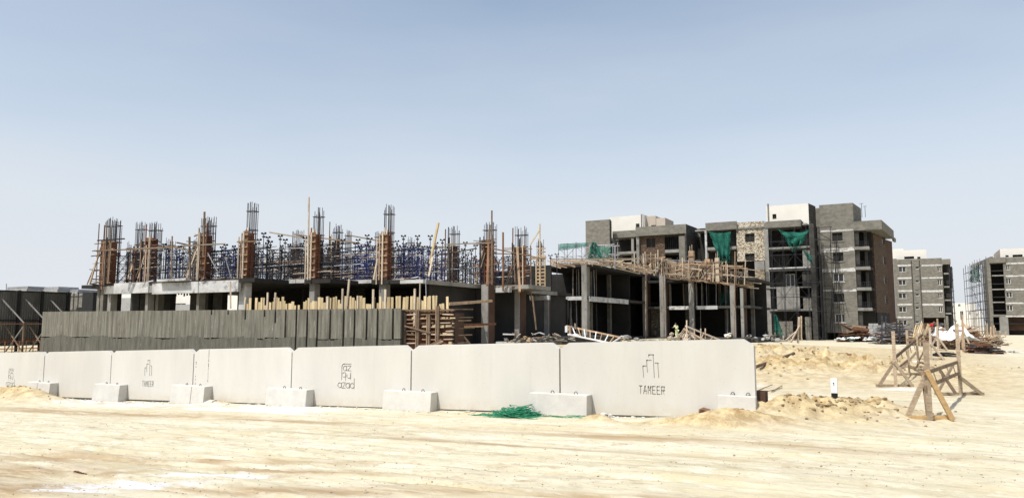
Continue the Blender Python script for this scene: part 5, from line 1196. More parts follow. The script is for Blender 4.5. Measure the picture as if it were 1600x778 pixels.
sz(676, 784, 135, 168, TE - .3, 'plaster', name='parapet', th=.28); sz(748, 803, 510, 650, TE - .2, 'plaster_light', name='pier', th=2)
sz(803, 1100, 515, 598, TE + 1.5, 'brown', name='garage_wall', th=.2); sz(803, 1100, 598, 660, TE + 3, 'interior', name='garage_wall', th=.2)
pw = [zr(782, 803, 118, 130, TE + 3, zd), zr(828, 892, 115, 130, TE + 3, zd)]; a = zr(748, 1000, 78, 132, TE + 3, zd); mb = MB(); wall(mb, 's', TE + 3, .3, *a, pw); mb.box(a[0] + .3, a[1], TE + 5, TE + 5.2, a[2], a[3]); mb.build('penthouse', 'white', be)
for o_ in pw: window(be, *o_, TE + 3, False)
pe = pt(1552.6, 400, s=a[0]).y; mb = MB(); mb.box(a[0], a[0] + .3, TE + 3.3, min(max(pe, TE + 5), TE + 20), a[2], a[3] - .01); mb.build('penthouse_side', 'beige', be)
root = thing('scaffold', 'long tube scaffold up the receding left side of the right edge block', 'scaffold', pt(1548, 524, D=176))
E0, E1 = pt(1547, 500, D=176), pt(1519, 500, D=202); E0.z = E1.z = 0; off = (E1 - E0).cross(Vector((0, 0, 1))).normalized() * -1.3
def etop(u): return pt(1547 - 28 * u, 405 + 12 * u, D=176 + 26 * u).z
for i in range(8):
    u = i / 7; p_ = E0.lerp(E1, u)
    for k_ in (0, 1): rod('standard', root, p_ + off * k_, p_ + off * k_ + Vector((0, 0, etop(u) + rnd.uniform(-.3, .6))), .07, rnd.choice(['darksteel', 'palesteel']))
for i in range(8):
    z = 2.1 + 2.05 * i
    if z > etop(1): continue
    for k_ in (0, 1): rod('ledger', root, E0 + off * k_ + Vector((0, 0, z)), E1 + off * k_ + Vector((0, 0, z)), .055, 'darksteel')
    for q in range(0, 8, 2): p_ = E0.lerp(E1, q / 7); rod('transom', root, p_ + Vector((0, 0, z)), p_ + off + Vector((0, 0, z)), .05, 'darksteel')
    q = i % 6; rod('brace', root, E0.lerp(E1, q / 7) + Vector((0, 0, z - 2)), E0.lerp(E1, (q + 1) / 7) + Vector((0, 0, z)), .05, 'darksteel')
p_ = E0 + Vector((.5, .3, 0)); vwall('side_wall', be, E1 + Vector((5, -1, 0)), E0 + Vector((3.2, 2, 0)), 0, 3, .3, 'interior') if 0 else None
sl = thing('roof_edge', 'long grey roof edge slab over the side scaffold of the right edge block', 'roof edge', E0)
bar('beam', sl, pt(1550, 403.5, D=175), pt(1518.5, 416.5, D=202), .5, .8, 'plaster')
for k_, (u0, u1) in enumerate(((.0, .12), (.45, .6))): vwall('lift_core', sl, E0.lerp(E1, u1) - off * 3, E0.lerp(E1, u0) - off * 3, 0, 11 - 5 * k_, .3, 'darkconcrete')
zt_ = Zt(1548, 409, TE); p = pt(1521, 417, D=215)
cloth('debris_net', 'green net strips at the top of the long side scaffold', [pt(1518, 419, D=203), pt(1530, 413, D=192), pt(1530, 441, D=192), pt(1518, 441, D=203)], 'net', 4, .8)
# --- F: far white buildings
def far_box(label, pa, pb_, y0, D, m, wins=(), depth=12, mw='glass'):
    p0, p1 = pt(pa, y0, D=D), pt(pb_, y0, D=D); r = thing('far_building', label, 'building', (p0.x, p0.y, 0))
    mb = MB(); ops = []
    for (wa, wb, ya, yb_) in wins:
        a = pt(wa, ya, t=p0.y); b_ = pt(wb, yb_, t=p0.y); ops.append((a.x, b_.x, b_.z, a.z))
    x1 = pt(pb_, y0, t=p0.y).x; wall(mb, 's', p0.y, .3, p0.x, x1, -1, p0.z, ops); mb.box(p0.x, x1, p0.y + depth, p0.y + depth + .3, -1, p0.z); mb.box(p0.x, p0.x + .3, p0.y + .3, p0.y + depth, -1, p0.z); mb.box(x1 - .3, x1, p0.y + .3, p0.y + depth, -1, p0.z); mb.box(p0.x + .3, x1 - .3, p0.y + .3, p0.y + depth, p0.z - .6, p0.z - .4)
    mb.build('wall', m, r)
    for o_ in ops: window(r, *o_, p0.y, True, leaves=2)
    return r
far_box('distant white building between the two far grey blocks', 1488, 1524, 473.5, 300, 'white', [(1497, 1501, 475, 479), (1500, 1506, 486, 500), (1514, 1517, 487, 492), (1492, 1495, 500, 504)])
far_box('distant pale house right of the white building gap', 1524, 1534, 484, 290, 'white', [(1526, 1529, 490, 494)])
# --- far left long low buildings seen under the left slab
far_box('long low white building seen under the left slab', 110, 400, 463, 170, 'white', [(178 + 24 * i, 194 + 24 * i, 474, 478) for i in range(7)], 20)
far_box('low grey shed in front of the long white building', 177, 205, 466, 150, 'block', [], 10); far_box('low grey shed seen through the middle opening of the left frame', 265, 335, 476, 150, 'block', [], 10)

# ------------------------------------------------------------------ far-left corrugated hoarding on steel braces
FS = -58.0
y0_, y1_ = pt(-60, 480, s=FS).y, pt(109, 490, s=FS).y
root = thing('sheet_metal_hoarding', 'dark corrugated metal hoarding propped by steel trusses at the left edge', 'fence', (FS, (y0_ + y1_) / 2, .5))
ztop = 4.95; L_ = y1_ - y0_; ns = 11
for i in range(ns):
    a = y0_ + L_ * i / ns; b_ = y0_ + L_ * (i + 1) / ns; mb = MB(); n = 8
    for k in range(n):
        u = a + (b_ - a) * k / n; v = a + (b_ - a) * (k + 1) / n; o_ = .03 if k % 2 else 0
        mb.box(FS - .04 + o_, FS - .005 + o_, u, v - .004, .9, ztop - .02 * (i % 2))
    mb.build('metal_sheet', 'fence', root)
for px in (-30, 27, 63, 103): y = pt(px, 490, s=FS).y; box('post', root, FS + .05, FS + .2, y - .08, y + .08, .2, ztop + .03, 'black')
for z in (2.7, 1.3, 4.85): box('rail', root, FS + .04, FS + .11, y0_, y1_, z, z + .09, 'rust' if z < 2 else 'black')
for px in (-30, 9, 46, 85):
    y = pt(px, 490, s=FS).y; q = FS + 2.1
    bar('brace', root, (FS + .15, y - .4, 4.3), (q, y + .2, 2.55), .06, .08, 'concrete'); bar('brace', root, (q, y + .2, .2), (q, y + .2, 2.6), .10, .10, 'oldwood'); bar('brace', root, (FS + .15, y, 2.5), (q, y + .2, 2.5), .06, .06, 'darksteel')
    bar('brace', root, (FS + .2, y, .4), (q, y + .25, 2.45), .06, .07, 'concrete'); bar('brace', root, (FS + .15, y, 2.3), (q, y + .2, .5), .06, .07, 'oldwood')
for z in (1.25, .75, 2.5): rod('tie', root, (FS + 2.1, y0_, z), (FS + 2.1, y1_, z), .03, 'rust')
for i in range(16): y = y0_ + L_ * (i + .5) / 16; rod('stake', root, (FS + 2.6, y, .3), (FS + 2.6, y, 1.3), .035, 'rust')
# rooftop plant behind the hoarding: each unit a thing
for k, (pa, pb_, yt, yb_) in enumerate([(8, 42, 448.5, 458), (43, 56, 452, 459), (57, 90, 449, 460), (91, 121, 453, 464)]):
    D = 95; a, b_ = pt(pa, yt, D=D), pt(pb_, yt, D=D); lab = ['leftmost grey rooftop chiller above the hoarding', 'small low grey rooftop unit between two large chillers', 'wide grey rooftop chiller in the middle above the hoarding', 'rightmost grey rooftop chiller above the hoarding end'][k]
    r = thing('rooftop_chiller', lab, 'chiller', (a.x, a.y, 6), 'rooftop chillers above the hoarding'); x1 = pt(pb_, yt, t=a.y).x
    zz = pt(pa, yb_ + 16, D=D).z; box('casing', r, a.x, x1, a.y, a.y + 3, zz, a.z - .35, 'block'); box('lid', r, a.x + .15, x1 - .15, a.y + .2, a.y + 2.8, a.z - .33, a.z, 'palesteel')
r = thing('service_shed', 'pale glazed box with dark frame right of the hoarding', 'shed', pt(120, 484, D=92)); 
a = pt(109, 459, D=92); x1 = pt(130, 459, t=a.y).x; mb = MB(); mb.box(a.x, x1, a.y, a.y + 4, 0, a.z); mb.build('wall', 'plaster', r)
for i in range(4): X = a.x + (x1 - a.x) * i / 3; box('mullion', r, X - .06, X + .06, a.y - .06, a.y - .002, 0, a.z + .1, 'darksteel')
for z in (.35, .62): box('transom', r, a.x + .1, x1 - .1, a.y - .05, a.y - .004, a.z * z + 2, a.z * z + 2.1, 'darksteel')
r = thing('service_block', 'black upright block between the hoarding and the left frame', 'hut', pt(138, 484, D=80)); a = pt(131, 457, D=80); box('wall', r, a.x, pt(146, 457, t=a.y).x, a.y, a.y + 2, 0, a.z, 'black')
box('wall', r, pt(118, 480, t=a.y + 2).x, a.x, a.y + 2.1, a.y + 3, 0, pt(118, 480, t=a.y + 2).z, 'black')
rod('mast', thing('antenna', 'thin lattice aerial behind the hoarding at the far left', 'antenna', pt(10, 455, D=120)), pt(10, 460, D=120), pt(10, 443, D=120), .08, 'palesteel')
p = pt(200, 500, D=60)

# ------------------------------------------------------------------ timber profile frames (trestles) on the sand
def hz(x, y): return height(x, y)
def gpt(px, py):
    z = 0.0
    for _ in range(14):
        p = pt(px, py, z=z); z += .6 * (height(p.x, p.y) - z)
    return pt(px, py, z=z)
def trestle_frame(root, foot_px, foot_py, z0, top_py, half, m='trestle', m2=None, ang=0.0, postw=.10, strut_h=.5, left=True, right=True, skew=0.0):
    p = gpt(foot_px, foot_py)
    D = -p.x * SA + p.y * CA; H = (foot_py - top_py) * D / F
    u = Vector((CA * math.cos(ang) - SA * math.sin(ang), SA * math.cos(ang) + CA * math.sin(ang), 0))   # roughly across the view
    bar('sill', root, p - u * half + Vector((0, 0, .05)), p + u * half + Vector((0, 0, .05)), .12, .09, m2 or m)
    n_ = Vector((-u.y, u.x, 0))
    bar('post', root, p - n_ * .09, p - n_ * .09 + Vector((0, 0, H)) + u * skew, .055, postw, m)
    if left: bar('strut', root, p - u * half * .88 + n_ * .02, p + Vector((0, 0, H * strut_h)) - n_ * .03 + u * .05, .05, postw * .95, m)
    if right: bar('strut', root, p + u * half * .88 - n_ * .15, p + Vector((0, 0, H * strut_h)) - n_ * .15 - u * .05, .05, postw * .95, m2 or m)
    return p, H, u
root = thing('profile_frame', 'nearest timber setting out frame with two braced posts and sloping rails', 'timber frame', pt(1452, 655, z=0), 'timber setting out frames along the sand')
p1, H1, u1 = trestle_frame(root, 1450, 655, 0, 538, .60, 'trestle', 'trestle_new', 0, .13, .64)
p2, H2, u2 = trestle_frame(root, 1499, 617, .05, 508, .83, 'trestle', None, 0, .12, .26, left=False)
bar('post', root, p1 + Vector((0, 0, .0)) + u1 * .02, p1 + Vector((0, 0, 1.2)) - u1 * .06, .05, .11, 'oldwood')
d = (p2 - p1); 
for zz, m in ((H1 * .60, 'oldwood'), (H1 * .42, 'oldwood')):
    z2 = H2 * .46 if zz > 1 else H2 * .30
    bar('rail', root, p1 + Vector((0, 0, zz)) - d * .02, p2 + Vector((0, 0, z2)) + d * .02, .05, .10, m)
for q in (.18, .36, .58, .8): bar('cleat', root, p1 + d * q + Vector((0, 0, H1 * .60)), p1 + d * (q + .1) + Vector((0, 0, H1 * .40)), .025, .035, 'palewood')
bar('strut', root, p2 - u2 * .62 - d * .05 + Vector((0, 0, .95)), p2 - u2 * .08 - d * .05 + Vector((0, 0, .08)), .05, .09, 'oldwood'); bar('strut', root, p2 - u2 * .74 + Vector((0, 0, .08)), p2 - u2 * .15 + Vector((0, 0, 1.05)), .05, .09, 'trestle')
root = thing('profile_frame', 'second timber frame with a straight post, left of the nearest one', 'timber frame', pt(1397, 604, z=.1), 'timber setting out frames along the sand')
p1, H1, u1 = trestle_frame(root, 1398, 604, .1, 519, .70, 'trestle', None, 0, .12, .46)
p2, H2, u2 = trestle_frame(root, 1419, 586, .2, 534, .75, 'trestle', None, .1, .09, .3, left=False)
p3, H3, u3 = trestle_frame(root, 1433, 575, .2, 516, .8, 'trestle', None, .1, .10, .45, right=False)
bar('rail', root, p1 + Vector((0, 0, H1 * .50)), p3 + (p3 - p1) * .35 + Vector((0, 0, H1 * .62)), .05, .12, 'oldwood')
bar('rail', root, p1 + Vector((0, 0, H1 * .28)), p2 + Vector((0, 0, H1 * .30)), .05, .08, 'oldwood')
for q in range(5): bar('cleat', root, p1 + (p3 - p1) * (.1 + .2 * q) + Vector((0, 0, H1 * .56)), p1 + (p3 - p1) * (.16 + .2 * q) + Vector((0, 0, H1 * .40)), .03, .05, 'palewood')
bar('strut', root, pt(1428, 582, z=.3), p3 + Vector((.4, .3, 1.0)), .03, .05, 'oldwood')
FAR_T = [(1454, 562, 512, .8, 'third timber frame just left of the tall right post'), (1465, 548, 510, .8, 'timber frame with crossed struts behind the third one'), (1482, 546, 508, .9, 'timber frame in front of the white tarpaulin'), (1506, 548, 492, .7, 'timber frame with the tallest board before the white building'),
         (1512, 542, 520, 1.2, 'broad low timber frame at the right of the tarpaulin'), (1540, 530, 508, .9, 'small timber frame before the side scaffold'), (1556, 528, 512, .8, 'last small timber frame near the pale pier')]
for px, py, top, half, l in FAR_T:
    z0 = .4; root = thing('profile_frame', l, 'timber frame', pt(px, py, z=z0), 'timber setting out frames along the sand')
    a_, H_, u_ = trestle_frame(root, px, py, z0, top, half, rnd.choice(['trestle', 'trestle', 'oldwood', 'palewood']), None, rnd.uniform(-.2, .2), .13, rnd.uniform(.5, .62))
    q = a_ + Vector((-u_.y, u_.x, 0)) * rnd.uniform(2.5, 4) + u_ * rnd.uniform(-.5, 1.5)
    bar('rail', root, a_ + Vector((0, 0, H_ * .55)), q + Vector((0, 0, H_ * .58)), .06, .13, 'oldwood'); bar('post', root, q - Vector((0, 0, .2)), q + Vector((0, 0, H_ * .9)), .06, .13, 'trestle')
for k, (px, py, top, D) in enumerate([(1504, 545, 496, 55), (1543, 528, 505, 75), (1548, 528, 510, 78), (1530, 528, 512, 80), (1553, 527, 508, 82), (1563, 527, 516, 85), (1571, 527, 518, 88), (1438, 540, 520, 60), (1474, 534, 512, 64)]):
    stick(pt(px, py, D=D), pt(px + rnd.uniform(-1, 1), top, D=D), .12, 'trestle' if k % 2 else 'batten', ['wide light board standing before the white building', 'upright stake left of the side scaffold foot', 'upright stake under the side scaffold', 'stake right of the tarpaulin heap', 'taller stake right of the side scaffold foot', 'stake beside the pale pier', 'short stake touching the pale pier', 'stake in the dark rod heap', 'stake behind the man in red'][k])

# ------------------------------------------------------------------ heaps of material on the right
def heap(label, cat, px0, px1, py0, py1, D, n, ms, L0, L1, w0=.05, w1=.12, name='timber_heap', part='board', tilt=.25, wide=1.0, flatness=1.0):
    c = gpt((px0 + px1) / 2, py1); D2 = c.y * CA - c.x * SA
    if D2 > 1.1 * D or D2 < .75 * D: c = pt((px0 + px1) / 2, py1, D=D); c.z = height(c.x, c.y)
    D = c.y * CA - c.x * SA; r = thing(name, label, cat, (c.x, c.y, c.z)); ctr = Vector((c.x, c.y, 0))
    Wd = (px1 - px0) * D / F / 2; Hh = (py1 - py0) * D / F
    for i in range(n):
        u = rnd.uniform(-1, 1); hmax = Hh * (1 - abs(u) ** 1.6); z = c.z + rnd.random() ** .8 * hmax
        an = rnd.gauss(0, .35); L_ = rnd.uniform(L0, L1) * (1 - .4 * abs(u)); dr = Vector((CA * math.cos(an) - SA * math.sin(an), SA * math.cos(an) + CA * math.sin(an), rnd.gauss(0, tilt) * (1 - .5 * abs(u))))
        p = Vector((c.x, c.y, z)) + Vector((CA, SA, 0)) * u * Wd * .75 + Vector((-SA, CA, 0)) * rnd.uniform(-.7, .7)
        a, b_ = p - dr * L_ / 2, p + dr * L_ / 2
        bar(part, r, a, b_, rnd.uniform(w0, w1) * wide, rnd.uniform(w0, w1) * flatness, rnd.choice(ms))
    return r
heap('heap of broken brown sheets before the banded grey block', 'timber', 1312, 1362, 505, 531, 92, 80, ['plydark', 'oldwood', 'brown', 'rust'], 1.2, 3, .1, .3, wide=3, flatness=.35, name='board_heap', tilt=.3)
r = thing('sacks', 'two fat brown sacks lying on the heap of brown sheets', 'sack', pt(1343, 512, D=91))
for k, (a, b_, c_, d_) in enumerate([(1332, 510, 1352, 512.5), (1333, 514, 1357, 516)]): rod('sack', r, pt(a, b_, D=90.5), pt(c_, d_, D=90.5), .22, 'plydark' if k else 'oldwood')
r = thing('rag_pile', 'white and green rags along the foot of the brown sheet heap', 'rags', pt(1340, 529, D=88))
for i in range(34):
    p = pt(rnd.uniform(1304, 1364), rnd.uniform(527, 531), D=88); mb = MB(); rock_mb(mb, p, rnd.uniform(.12, .36), i, .4); mb.build('rag', rnd.choice(['tarp', 'tarp', 'netpale', 'block']), r)
r = thing('block_stack', 'stack of pale cement blocks beside the dark rod heap', 'block stack', pt(1370, 530, D=96))
p0 = pt(1357, 530, D=96); 
for lv in range(7):
    for i in range(5 if lv < 6 else 2):
        if lv >= 5 and i == 4: continue
        a = p0.x + i * .56 + (.0 if lv % 2 else .1); zz = p0.z - .3 + lv * .34; box('block', r, a, a + .53, p0.y + rnd.uniform(-.05, .05), p0.y + 1.2, zz, zz + .32, 'block')
heap('dark heap of rods and old boards with upright pins at the middle right', 'timber', 1366, 1430, 503, 538, 72, 190, ['rebar', 'rebar', 'oldwood', 'rust', 'palesteel', 'darksteel'], 1.5, 3.6, .04, .1, name='rod_heap', tilt=.12)
for k, (px, t0_, t1_) in enumerate([(1378, 538, 493), (1406, 536, 500), (1384, 520, 494), (1401, 522, 497), (1410, 524, 505)]): stick(pt(px, t0_, D=70), pt(px, t1_, D=70), .13, 'darksteel', ['tall dark pin left in the dark rod heap', 'tall dark pin right in the dark rod heap', 'short dark pin behind the block stack', 'short dark pin behind the rod heap', 'shortest dark pin at the right of the rod heap'][k])
heap('brown timber heap behind the frames where the man in red works', 'timber', 1422, 1488, 505, 541, 66, 170, ['oldwood', 'plydark', 'palewood', 'batten', 'rebar'], 1.0, 2.8, name='timber_heap')
heap('timber and board heap under the white tarpaulin', 'timber', 1474, 1540, 507, 541, 64, 190, ['oldwood', 'plydark', 'palewood', 'batten', 'rust'], 1.0, 2.8, name='timber_heap')
heap('pale scattered stakes heap before the side scaffold', 'timber', 1526, 1574, 514, 531, 84, 70, ['palewood', 'batten', 'oldwood'], .8, 2.0, name='timber_heap', tilt=.4)
heap('black bundle of flat bars on the sand left of the tall right post', 'steel bars', 1461, 1488, 536, 542, 48, 30, ['black', 'rebar'], .8, 1.2, .04, .08, name='bar_bundle', part='bar', tilt=.05)
heap('long black pile of bars at the right end of the tarpaulin heap', 'steel bars', 1512, 1562, 527, 542, 56, 90, ['black', 'rebar', 'rust'], 1.0, 1.8, .04, .1, name='bar_bundle', part='bar', tilt=.05)
heap('thin dark scraps on the bright track near the right edge', 'scrap', 1572, 1600, 534, 538, 60, 12, ['rebar', 'tarp'], .4, 1.2, .03, .06, name='scrap', part='piece', tilt=.02)
heap('scattered dark scraps on the sand plateau at the centre right', 'scrap', 1290, 1335, 535, 538, 45, 16, ['brown', 'rust', 'clod'], .3, 1.0, .04, .1, name='scrap', part='piece', tilt=.03)
heap('white and brown fragments on the sand between the second frame posts', 'scrap', 1422, 1440, 556, 562, 36, 14, ['tarp', 'plydark', 'rebar'], .2, .5, .03, .06, name='scrap', part='piece', tilt=.1)
def tarp(label, px0, px1, py0, py1, D, m, seed=0):
    mb = MB(); nu, nv = 24, 12; A = pt(px0, py1, D=D); B = pt(px1, py1, D=D); H_ = (py1 - py0) * D / F; A.z -= .25; B.z -= .25; H_ += .25
    for j in range(nv + 1):
        for i in range(nu + 1):
            u, v = i / nu, j / nv; p = A.lerp(B, u) + Vector((-SA, CA, 0)) * (v * 2.4 - .8); e = math.sin(math.pi * u) ** .7 * math.sin(math.pi * min(1, v * .75 + .12))
            p.z = A.z + H_ * e * (1 + .9 * noise.noise(Vector((u * 5, v * 4, seed)))) + .12 * noise.noise(Vector((u * 13, v * 9, seed))); mb.v.append(tuple(p))
    for j in range(nv):
        for i in range(nu): k = j * (nu + 1) + i; mb.f.append((k, k + 1, k + nu + 2, k + nu + 1))
    o = mb.build('tarpaulin', m, None, origin=A, smooth=True); so = o.modifiers.new('t', 'SOLIDIFY'); so.thickness = .03; return tag(o, label, 'tarpaulin')
tarp('white tarpaulin draped over the timber heap at right', 1476, 1522, 514, 527, 61.5, 'tarp', 1); tarp('tan sheet hump behind the white tarpaulin', 1490, 1526, 508, 520, 68, 'batten', 2)
tarp('small white crumpled sheet left of the tarpaulin', 1466, 1486, 513, 522, 66, 'tarp', 3)
r = thing('timber_heap', 'straw coloured upright boards leaning left of the man in red', 'timber', pt(1440, 525, D=66))
for i in range(12): a = rnd.uniform(1431, 1448); bar('board', r, pt(a - 4, 528, D=66), pt(a + rnd.uniform(-1, 5), rnd.uniform(502, 514), D=66.5), .06, .2, rnd.choice(['pine', 'palewood']))

# leaning white painted timber trusses by the dark frame
def truss(label, p0, p1, p2, p3, n, m='palewood', m2='tarp'):
    r = thing('timber_truss', label, 'timber truss', p0); bar('chord', r, p0, p1, .08, .12, m); bar('chord', r, p2, p3, .08, .12, m2)
    for i in range(n + 1):
        a = p0.lerp(p1, i / n); b_ = p2.lerp(p3, min(1, (i + .7) / n)); bar('web', r, a, b_, .06, .10, m2 if i % 2 else m)
    return r
r = truss('white and tan timber truss slanting down left of the red vested man', pt(885, 509, D=58), pt(970, 527, D=56), pt(887, 522, D=57), pt(955, 536, D=55.5), 9, 'batten', 'tarp')
bar('post', r, pt(891.5, 540, D=57), pt(890, 509, D=57), .10, .16, 'batten'); bar('post', r, pt(885, 519, D=57.2), pt(885, 509, D=57.2), .1, .2, 'tarp'); bar('post', r, pt(970, 536, D=56), pt(970, 526, D=56), .1, .12, 'oldwood'); bar('post', r, pt(899, 514, D=57.5), pt(898.5, 505, D=57.5), .08, .08, 'palewood')
r = truss('grey timber truss slanting down right of the hi vis worker', pt(1071, 509, D=64), pt(1130, 533, D=60), pt(1068, 514, D=63), pt(1110, 536, D=60), 4, 'palewood', 'trestle')
for px in (1073, 1095, 1102): bar('post', r, pt(px, 535, D=62), pt(px, {1073: 500, 1095: 513, 1102: 513}[px], D=62), .08, .09, 'palewood')
for k in range(9): bar('strut', r, pt(1058 + k * 4, 528 + rnd.uniform(-2, 3), D=62.5), pt(1070 + k * 1.5, 512 + k * 1.6, D=63), .06, .08, rnd.choice(['palewood', 'trestle']))
r = thing('profile_frame', 'leaning timber post with a long diagonal strut beside the stone free sand bank', 'timber frame', pt(1248, 532, D=62)); r['label'] = 'timber post with two diagonal struts at the foot of the tall scaffold'
bar('post', r, pt(1247, 536, D=62), pt(1248.5, 495, D=62), .14, .17, 'palewood'); bar('post', r, pt(1252, 532, D=62), pt(1252, 493.5, D=62), .12, .12, 'trestle')
bar('strut', r, pt(1228, 532, D=61), pt(1247, 516, D=62), .10, .14, 'palewood'); bar('strut', r, pt(1236, 534, D=61), pt(1250, 508, D=62), .10, .12, 'trestle')
# clutter at foot of frames right
r = thing('rubble_strip', 'grey and white site rubble at the foot of the half finished block', 'rubble', pt(1200, 528, D=85))
rubble(r, 1168, 1225, 524, 531, 85, 30, ['beam', 'concrete', 'darkconcrete', 'darkconcrete'], .1, .4)
for i in range(16): bar('stick', r, pt(rnd.uniform(1150, 1290), 530, D=88), pt(rnd.uniform(1150, 1290), 529, D=88), .06, .06, 'oldwood') if i < 3 else bar('stick', r, pt(1170 + i * 6, 532, D=88), pt(1170 + i * 6 + rnd.uniform(-4, 4), rnd.uniform(517, 527), D=88), .07, .07, rnd.choice(['darksteel', 'palewood']))

# long thin pipe on the sand slope
p0, p1 = pt(1180, 575, D=33), pt(1241, 552, D=38)
p0.z = max(p0.z, hz(p0.x, p0.y) + .08); p1.z = max(p1.z, hz(p1.x, p1.y) + .05)
r = thing('steel_pipe', 'long thin dull beam lying on the sand slope behind the last barrier', 'beam', p0); bar('beam', r, p0, p1, .10, .13, 'oldwood')
for k, (a, b_, c_, d_) in enumerate([(1182, 606, 1207, 600), (1183, 612, 1222, 604), (1184, 617, 1196, 618), (1205, 608, 1222, 601)]):
    p, q = pt(a, b_, z=.1), pt(c_, d_, z=.1); p.z = hz(p.x, p.y) + .04; q.z = hz(q.x, q.y) + .06
    tag(put(bpy.data.objects.new('twig', shared('rod', 'oldwood')), bar_matrix(p, q, .03, .03)), ['longer dry twig on the sand right of the last barrier', 'lowest long dry twig right of the last barrier', 'short dry twig touching the last barrier foot', 'dry twig angled up on the sand right of the last barrier'][k], 'twig')

# white marker post standing in the soil mound
p = pt(1304, 617, D=20.5); h = hz(p.x, p.y)
r = thing('marker_post', 'short white marker post with black base stuck in the soil mound', 'post', (p.x, p.y, h))
bt = pt(1304, 614, D=20.5).z; tp = pt(1304, 591, D=20.5).z
mb = MB(); mb.box(p.x - .085, p.x + .085, p.y - .05, p.y + .05, bt, tp); o = mb.build('shaft', 'tarp', r); bv = o.modifiers.new('b', 'BEVEL'); bv.width = .012; bv.segments = 2
box('base', r, p.x - .08, p.x + .08, p.y - .045, p.y + .045, h - .2, bt - .001, 'black')
mk = MB(); mk.box(p.x - .01, p.x + .008, p.y - .053, p.y - .0505, (bt + tp) / 2 + .0, (bt + tp) / 2 + .09); mk.box(p.x - .025, p.x - .01, p.y - .053, p.y - .0505, (bt + tp) / 2 + .06, (bt + tp) / 2 + .09); mk.build('printed_mark', 'black', r)
p = pt(1321, 622, D=19.8); h = hz(p.x, p.y); r = tag(put(bpy.data.objects.new('paper_scrap', shared('cube', 'tarp')), bar_matrix((p.x, p.y, h), (p.x + .10, p.y + .02, h + .16), .03, .06)), 'small white scrap lying on the mound right of the marker post', 'scrap')
mb = MB()
for i in range(5): q = pt(1100 + i * 3.4, 651, t=BT - .22); rock_mb(mb, (q.x, q.y, hz(q.x, q.y) + .10 - .015 * i), .16 - .02 * i, i * 3 + 1, .7)
tag(mb.build('rock', 'rock'), 'rough brown rock at the foot of the rightmost barrier', 'rock')
q = pt(1108, 655, t=BT - .3); mb = MB(); rock_mb(mb, (q.x, q.y, hz(q.x, q.y) + .03), .12, 8, .4); tag(mb.build('pale_stone', 'tarp'), 'pale flat stone before the brown rock', 'stone')
q = pt(949, 649, t=BT - .35); mb = MB(); rock_mb(mb, (q.x - .1, q.y, hz(q.x, q.y) + .06), .10, 3, .7); rock_mb(mb, (q.x + .08, q.y, hz(q.x, q.y) + .05), .09, 4, .6); tag(mb.build('pale_stone', 'barrier_foot'), 'white concrete lump right of the longest foot block', 'stone')
# small red-brown rag in the foreground
p = pt(127, 741, z=-.3); mb = MB()
for i in range(7): q = p + Vector((CA, SA, 0)) * (i * .035 - .12) + Vector((0, 0, 0)); rock_mb(mb, (q.x, q.y + rnd.uniform(-.02, .02), hz(q.x, q.y) + .02), .035, i, .5)
tag(mb.build('rag', 'ply'), 'small reddish brown rag on the white patch in the left foreground', 'rag')
# green twine heap
mb = MB(); c = pt(806, 653, t=BT - .75)
def curve_tube(mb, pts, r):
    for a, b_ in zip(pts, pts[1:]):
        if (Vector(b_) - Vector(a)).length > .002: mb.bar(a, b_, r, r)
for i in range(290):
    u = rnd.gauss(0, .33); v = rnd.gauss(0, .16); r0 = rnd.uniform(.08, .30); ph = rnd.uniform(0, 6.28); zz = max(.02, .25 * math.exp(-(u / .42) ** 2) * rnd.uniform(.2, 1.0)); tl = rnd.uniform(-.35, .35); sp = rnd.uniform(1.5, 4.5); pts = []
    for k in range(9):
        a = ph + sp * k / 8; X = c.x + u + r0 * 1.3 * math.cos(a); Y = c.y + v + r0 * .5 * math.sin(a); pts.append((X, Y, max(hz(X, Y) + .012, hz(X, Y) + zz + tl * r0 * math.cos(a))))
    curve_tube(mb, pts, .013)
for i in range(36):
    X = c.x + rnd.uniform(-1.9, 2.1); Y = c.y + rnd.uniform(-.15, .25); pts = []
    for k in range(7): X += rnd.uniform(.02, .14); Y += rnd.uniform(-.05, .05); pts.append((X, Y, hz(X, Y) + .015 + rnd.uniform(0, .02)))
    curve_tube(mb, pts, .012)
tag(mb.build('twine_tangle', 'twine'), 'tangled heap of green plastic twine before the barriers', 'twine')

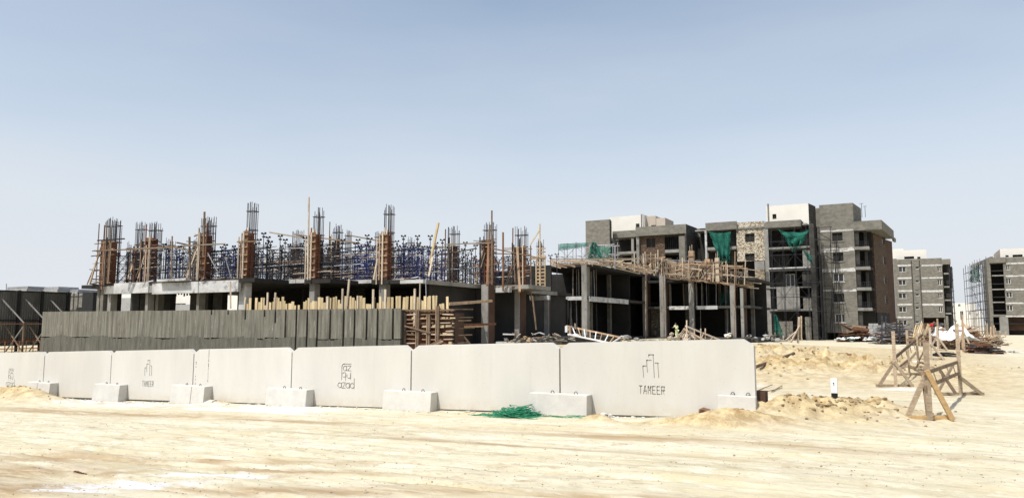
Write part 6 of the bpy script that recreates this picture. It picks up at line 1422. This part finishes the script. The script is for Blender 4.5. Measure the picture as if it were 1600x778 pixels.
# ------------------------------------------------------------------ people
def skin_mesh(name, parent, verts, edges, radii, m, base):
    me = bpy.data.meshes.new(name); me.from_pydata([Vector(v) for v in verts], edges, []); me.materials.append(M[m])
    o = bpy.data.objects.new(name, me); put(o, Matrix.Translation(base), parent)
    sk = o.modifiers.new('skin', 'SKIN'); sk.use_smooth_shade = True; sv = me.skin_vertices[0].data
    for i, r in enumerate(radii): sv[i].radius = r if isinstance(r, tuple) else (r, r)
    sv[0].use_root = True
    ss = o.modifiers.new('sub', 'SUBSURF'); ss.levels = 1; ss.render_levels = 1
    return o
def person(label, base, face, cloth_m, leg_m, hat=None, bend=0.0, arms=((.25, .3), (-.1, .2))):
    base = Vector(base); r = thing('person', label, 'person', base); rz = Matrix.Rotation(face, 3, 'Z')
    def T(x, y, z):
        if z > .95 and bend: dz = z - .95; y2 = y + dz * math.sin(bend); z = .95 + dz * math.cos(bend) - y * math.sin(bend) * .3; y = y2
        return rz @ Vector((x, y, z))
    (aly, alz), (ary, arz) = arms
    V = [T(0, 0, .95), T(0, .0, 1.15), T(0, 0, 1.40), T(0, .01, 1.50), T(0, .03, 1.63), T(0, .03, 1.70),
         T(-.19, 0, 1.42), T(-.26, .05 + aly * .4, 1.15 + alz * .2), T(-.22, .2 + aly, .95 + alz), T(.19, 0, 1.42), T(.26, .05 + ary * .4, 1.15 + arz * .2), T(.22, .2 + ary, .95 + arz),
         T(-.10, 0, .88), T(-.11, .03, .48), T(-.12, -.02, .08), T(-.12, .12, .03), T(.10, 0, .88), T(.12, .10, .48), T(.13, .06, .08), T(.13, .2, .03)]
    E = [(0, 1), (1, 2), (2, 3), (3, 4), (4, 5), (2, 6), (6, 7), (7, 8), (2, 9), (9, 10), (10, 11), (0, 12), (12, 13), (13, 14), (14, 15), (0, 16), (16, 17), (17, 18), (18, 19)]
    rad = [(.14, .10), (.13, .095), (.15, .10), .055, .095, .085, .06, .045, .035, .06, .045, .035, .08, .06, .04, .035, .08, .06, .04, .035]
    skin_mesh('body', r, V, E, rad, 'skin', base)
    sv = [V[i] for i in (0, 1, 2, 6, 7, 9, 10)]; skin_mesh('shirt', r, sv, [(0, 1), (1, 2), (2, 3), (3, 4), (2, 5), (5, 6)], [(.16, .12), (.15, .115), (.17, .12), .08, .065, .08, .065], cloth_m, base)
    tv = [V[i] for i in (0, 12, 13, 14, 16, 17, 18)]; skin_mesh('trousers', r, tv, [(0, 1), (1, 2), (2, 3), (0, 4), (4, 5), (5, 6)], [(.16, .12), .10, .075, .06, .10, .075, .06], leg_m, base)
    hv = [V[4] + Vector((0, 0, .05)), V[5] + Vector((0, 0, .03))]; skin_mesh('helmet' if hat else 'hair', r, hv, [(0, 1)], [.115, .09], hat or 'black', base)
    return r
b_ = pt(1058, 531, D=80); person('worker in pale hi vis vest and dark helmet on the dark frame podium', (b_.x, b_.y, max(b_.z, .95)), R(60), 'hivis', 'hivis', 'bluecloth', bend=.25)
b_ = pt(983, 530, D=93); b_.z = 1.05; person('person in red deep in the shade of the dark frame', b_, R(-40), 'redcloth', 'darkcloth', None, bend=.1)
b_ = pt(1452, 530, D=67); person('man in a red shirt bending over the timber heap at right', (b_.x, b_.y, b_.z + .1), R(-75), 'redcloth', 'darkcloth', None, bend=.75, arms=((.1, -.2), (.15, -.2)))
b_ = pt(1514, 524, D=78); person('person in dark blue behind the tan sheet hump at right', (b_.x, b_.y, b_.z - .35), R(40), 'bluecloth', 'darkcloth', None, bend=.8)
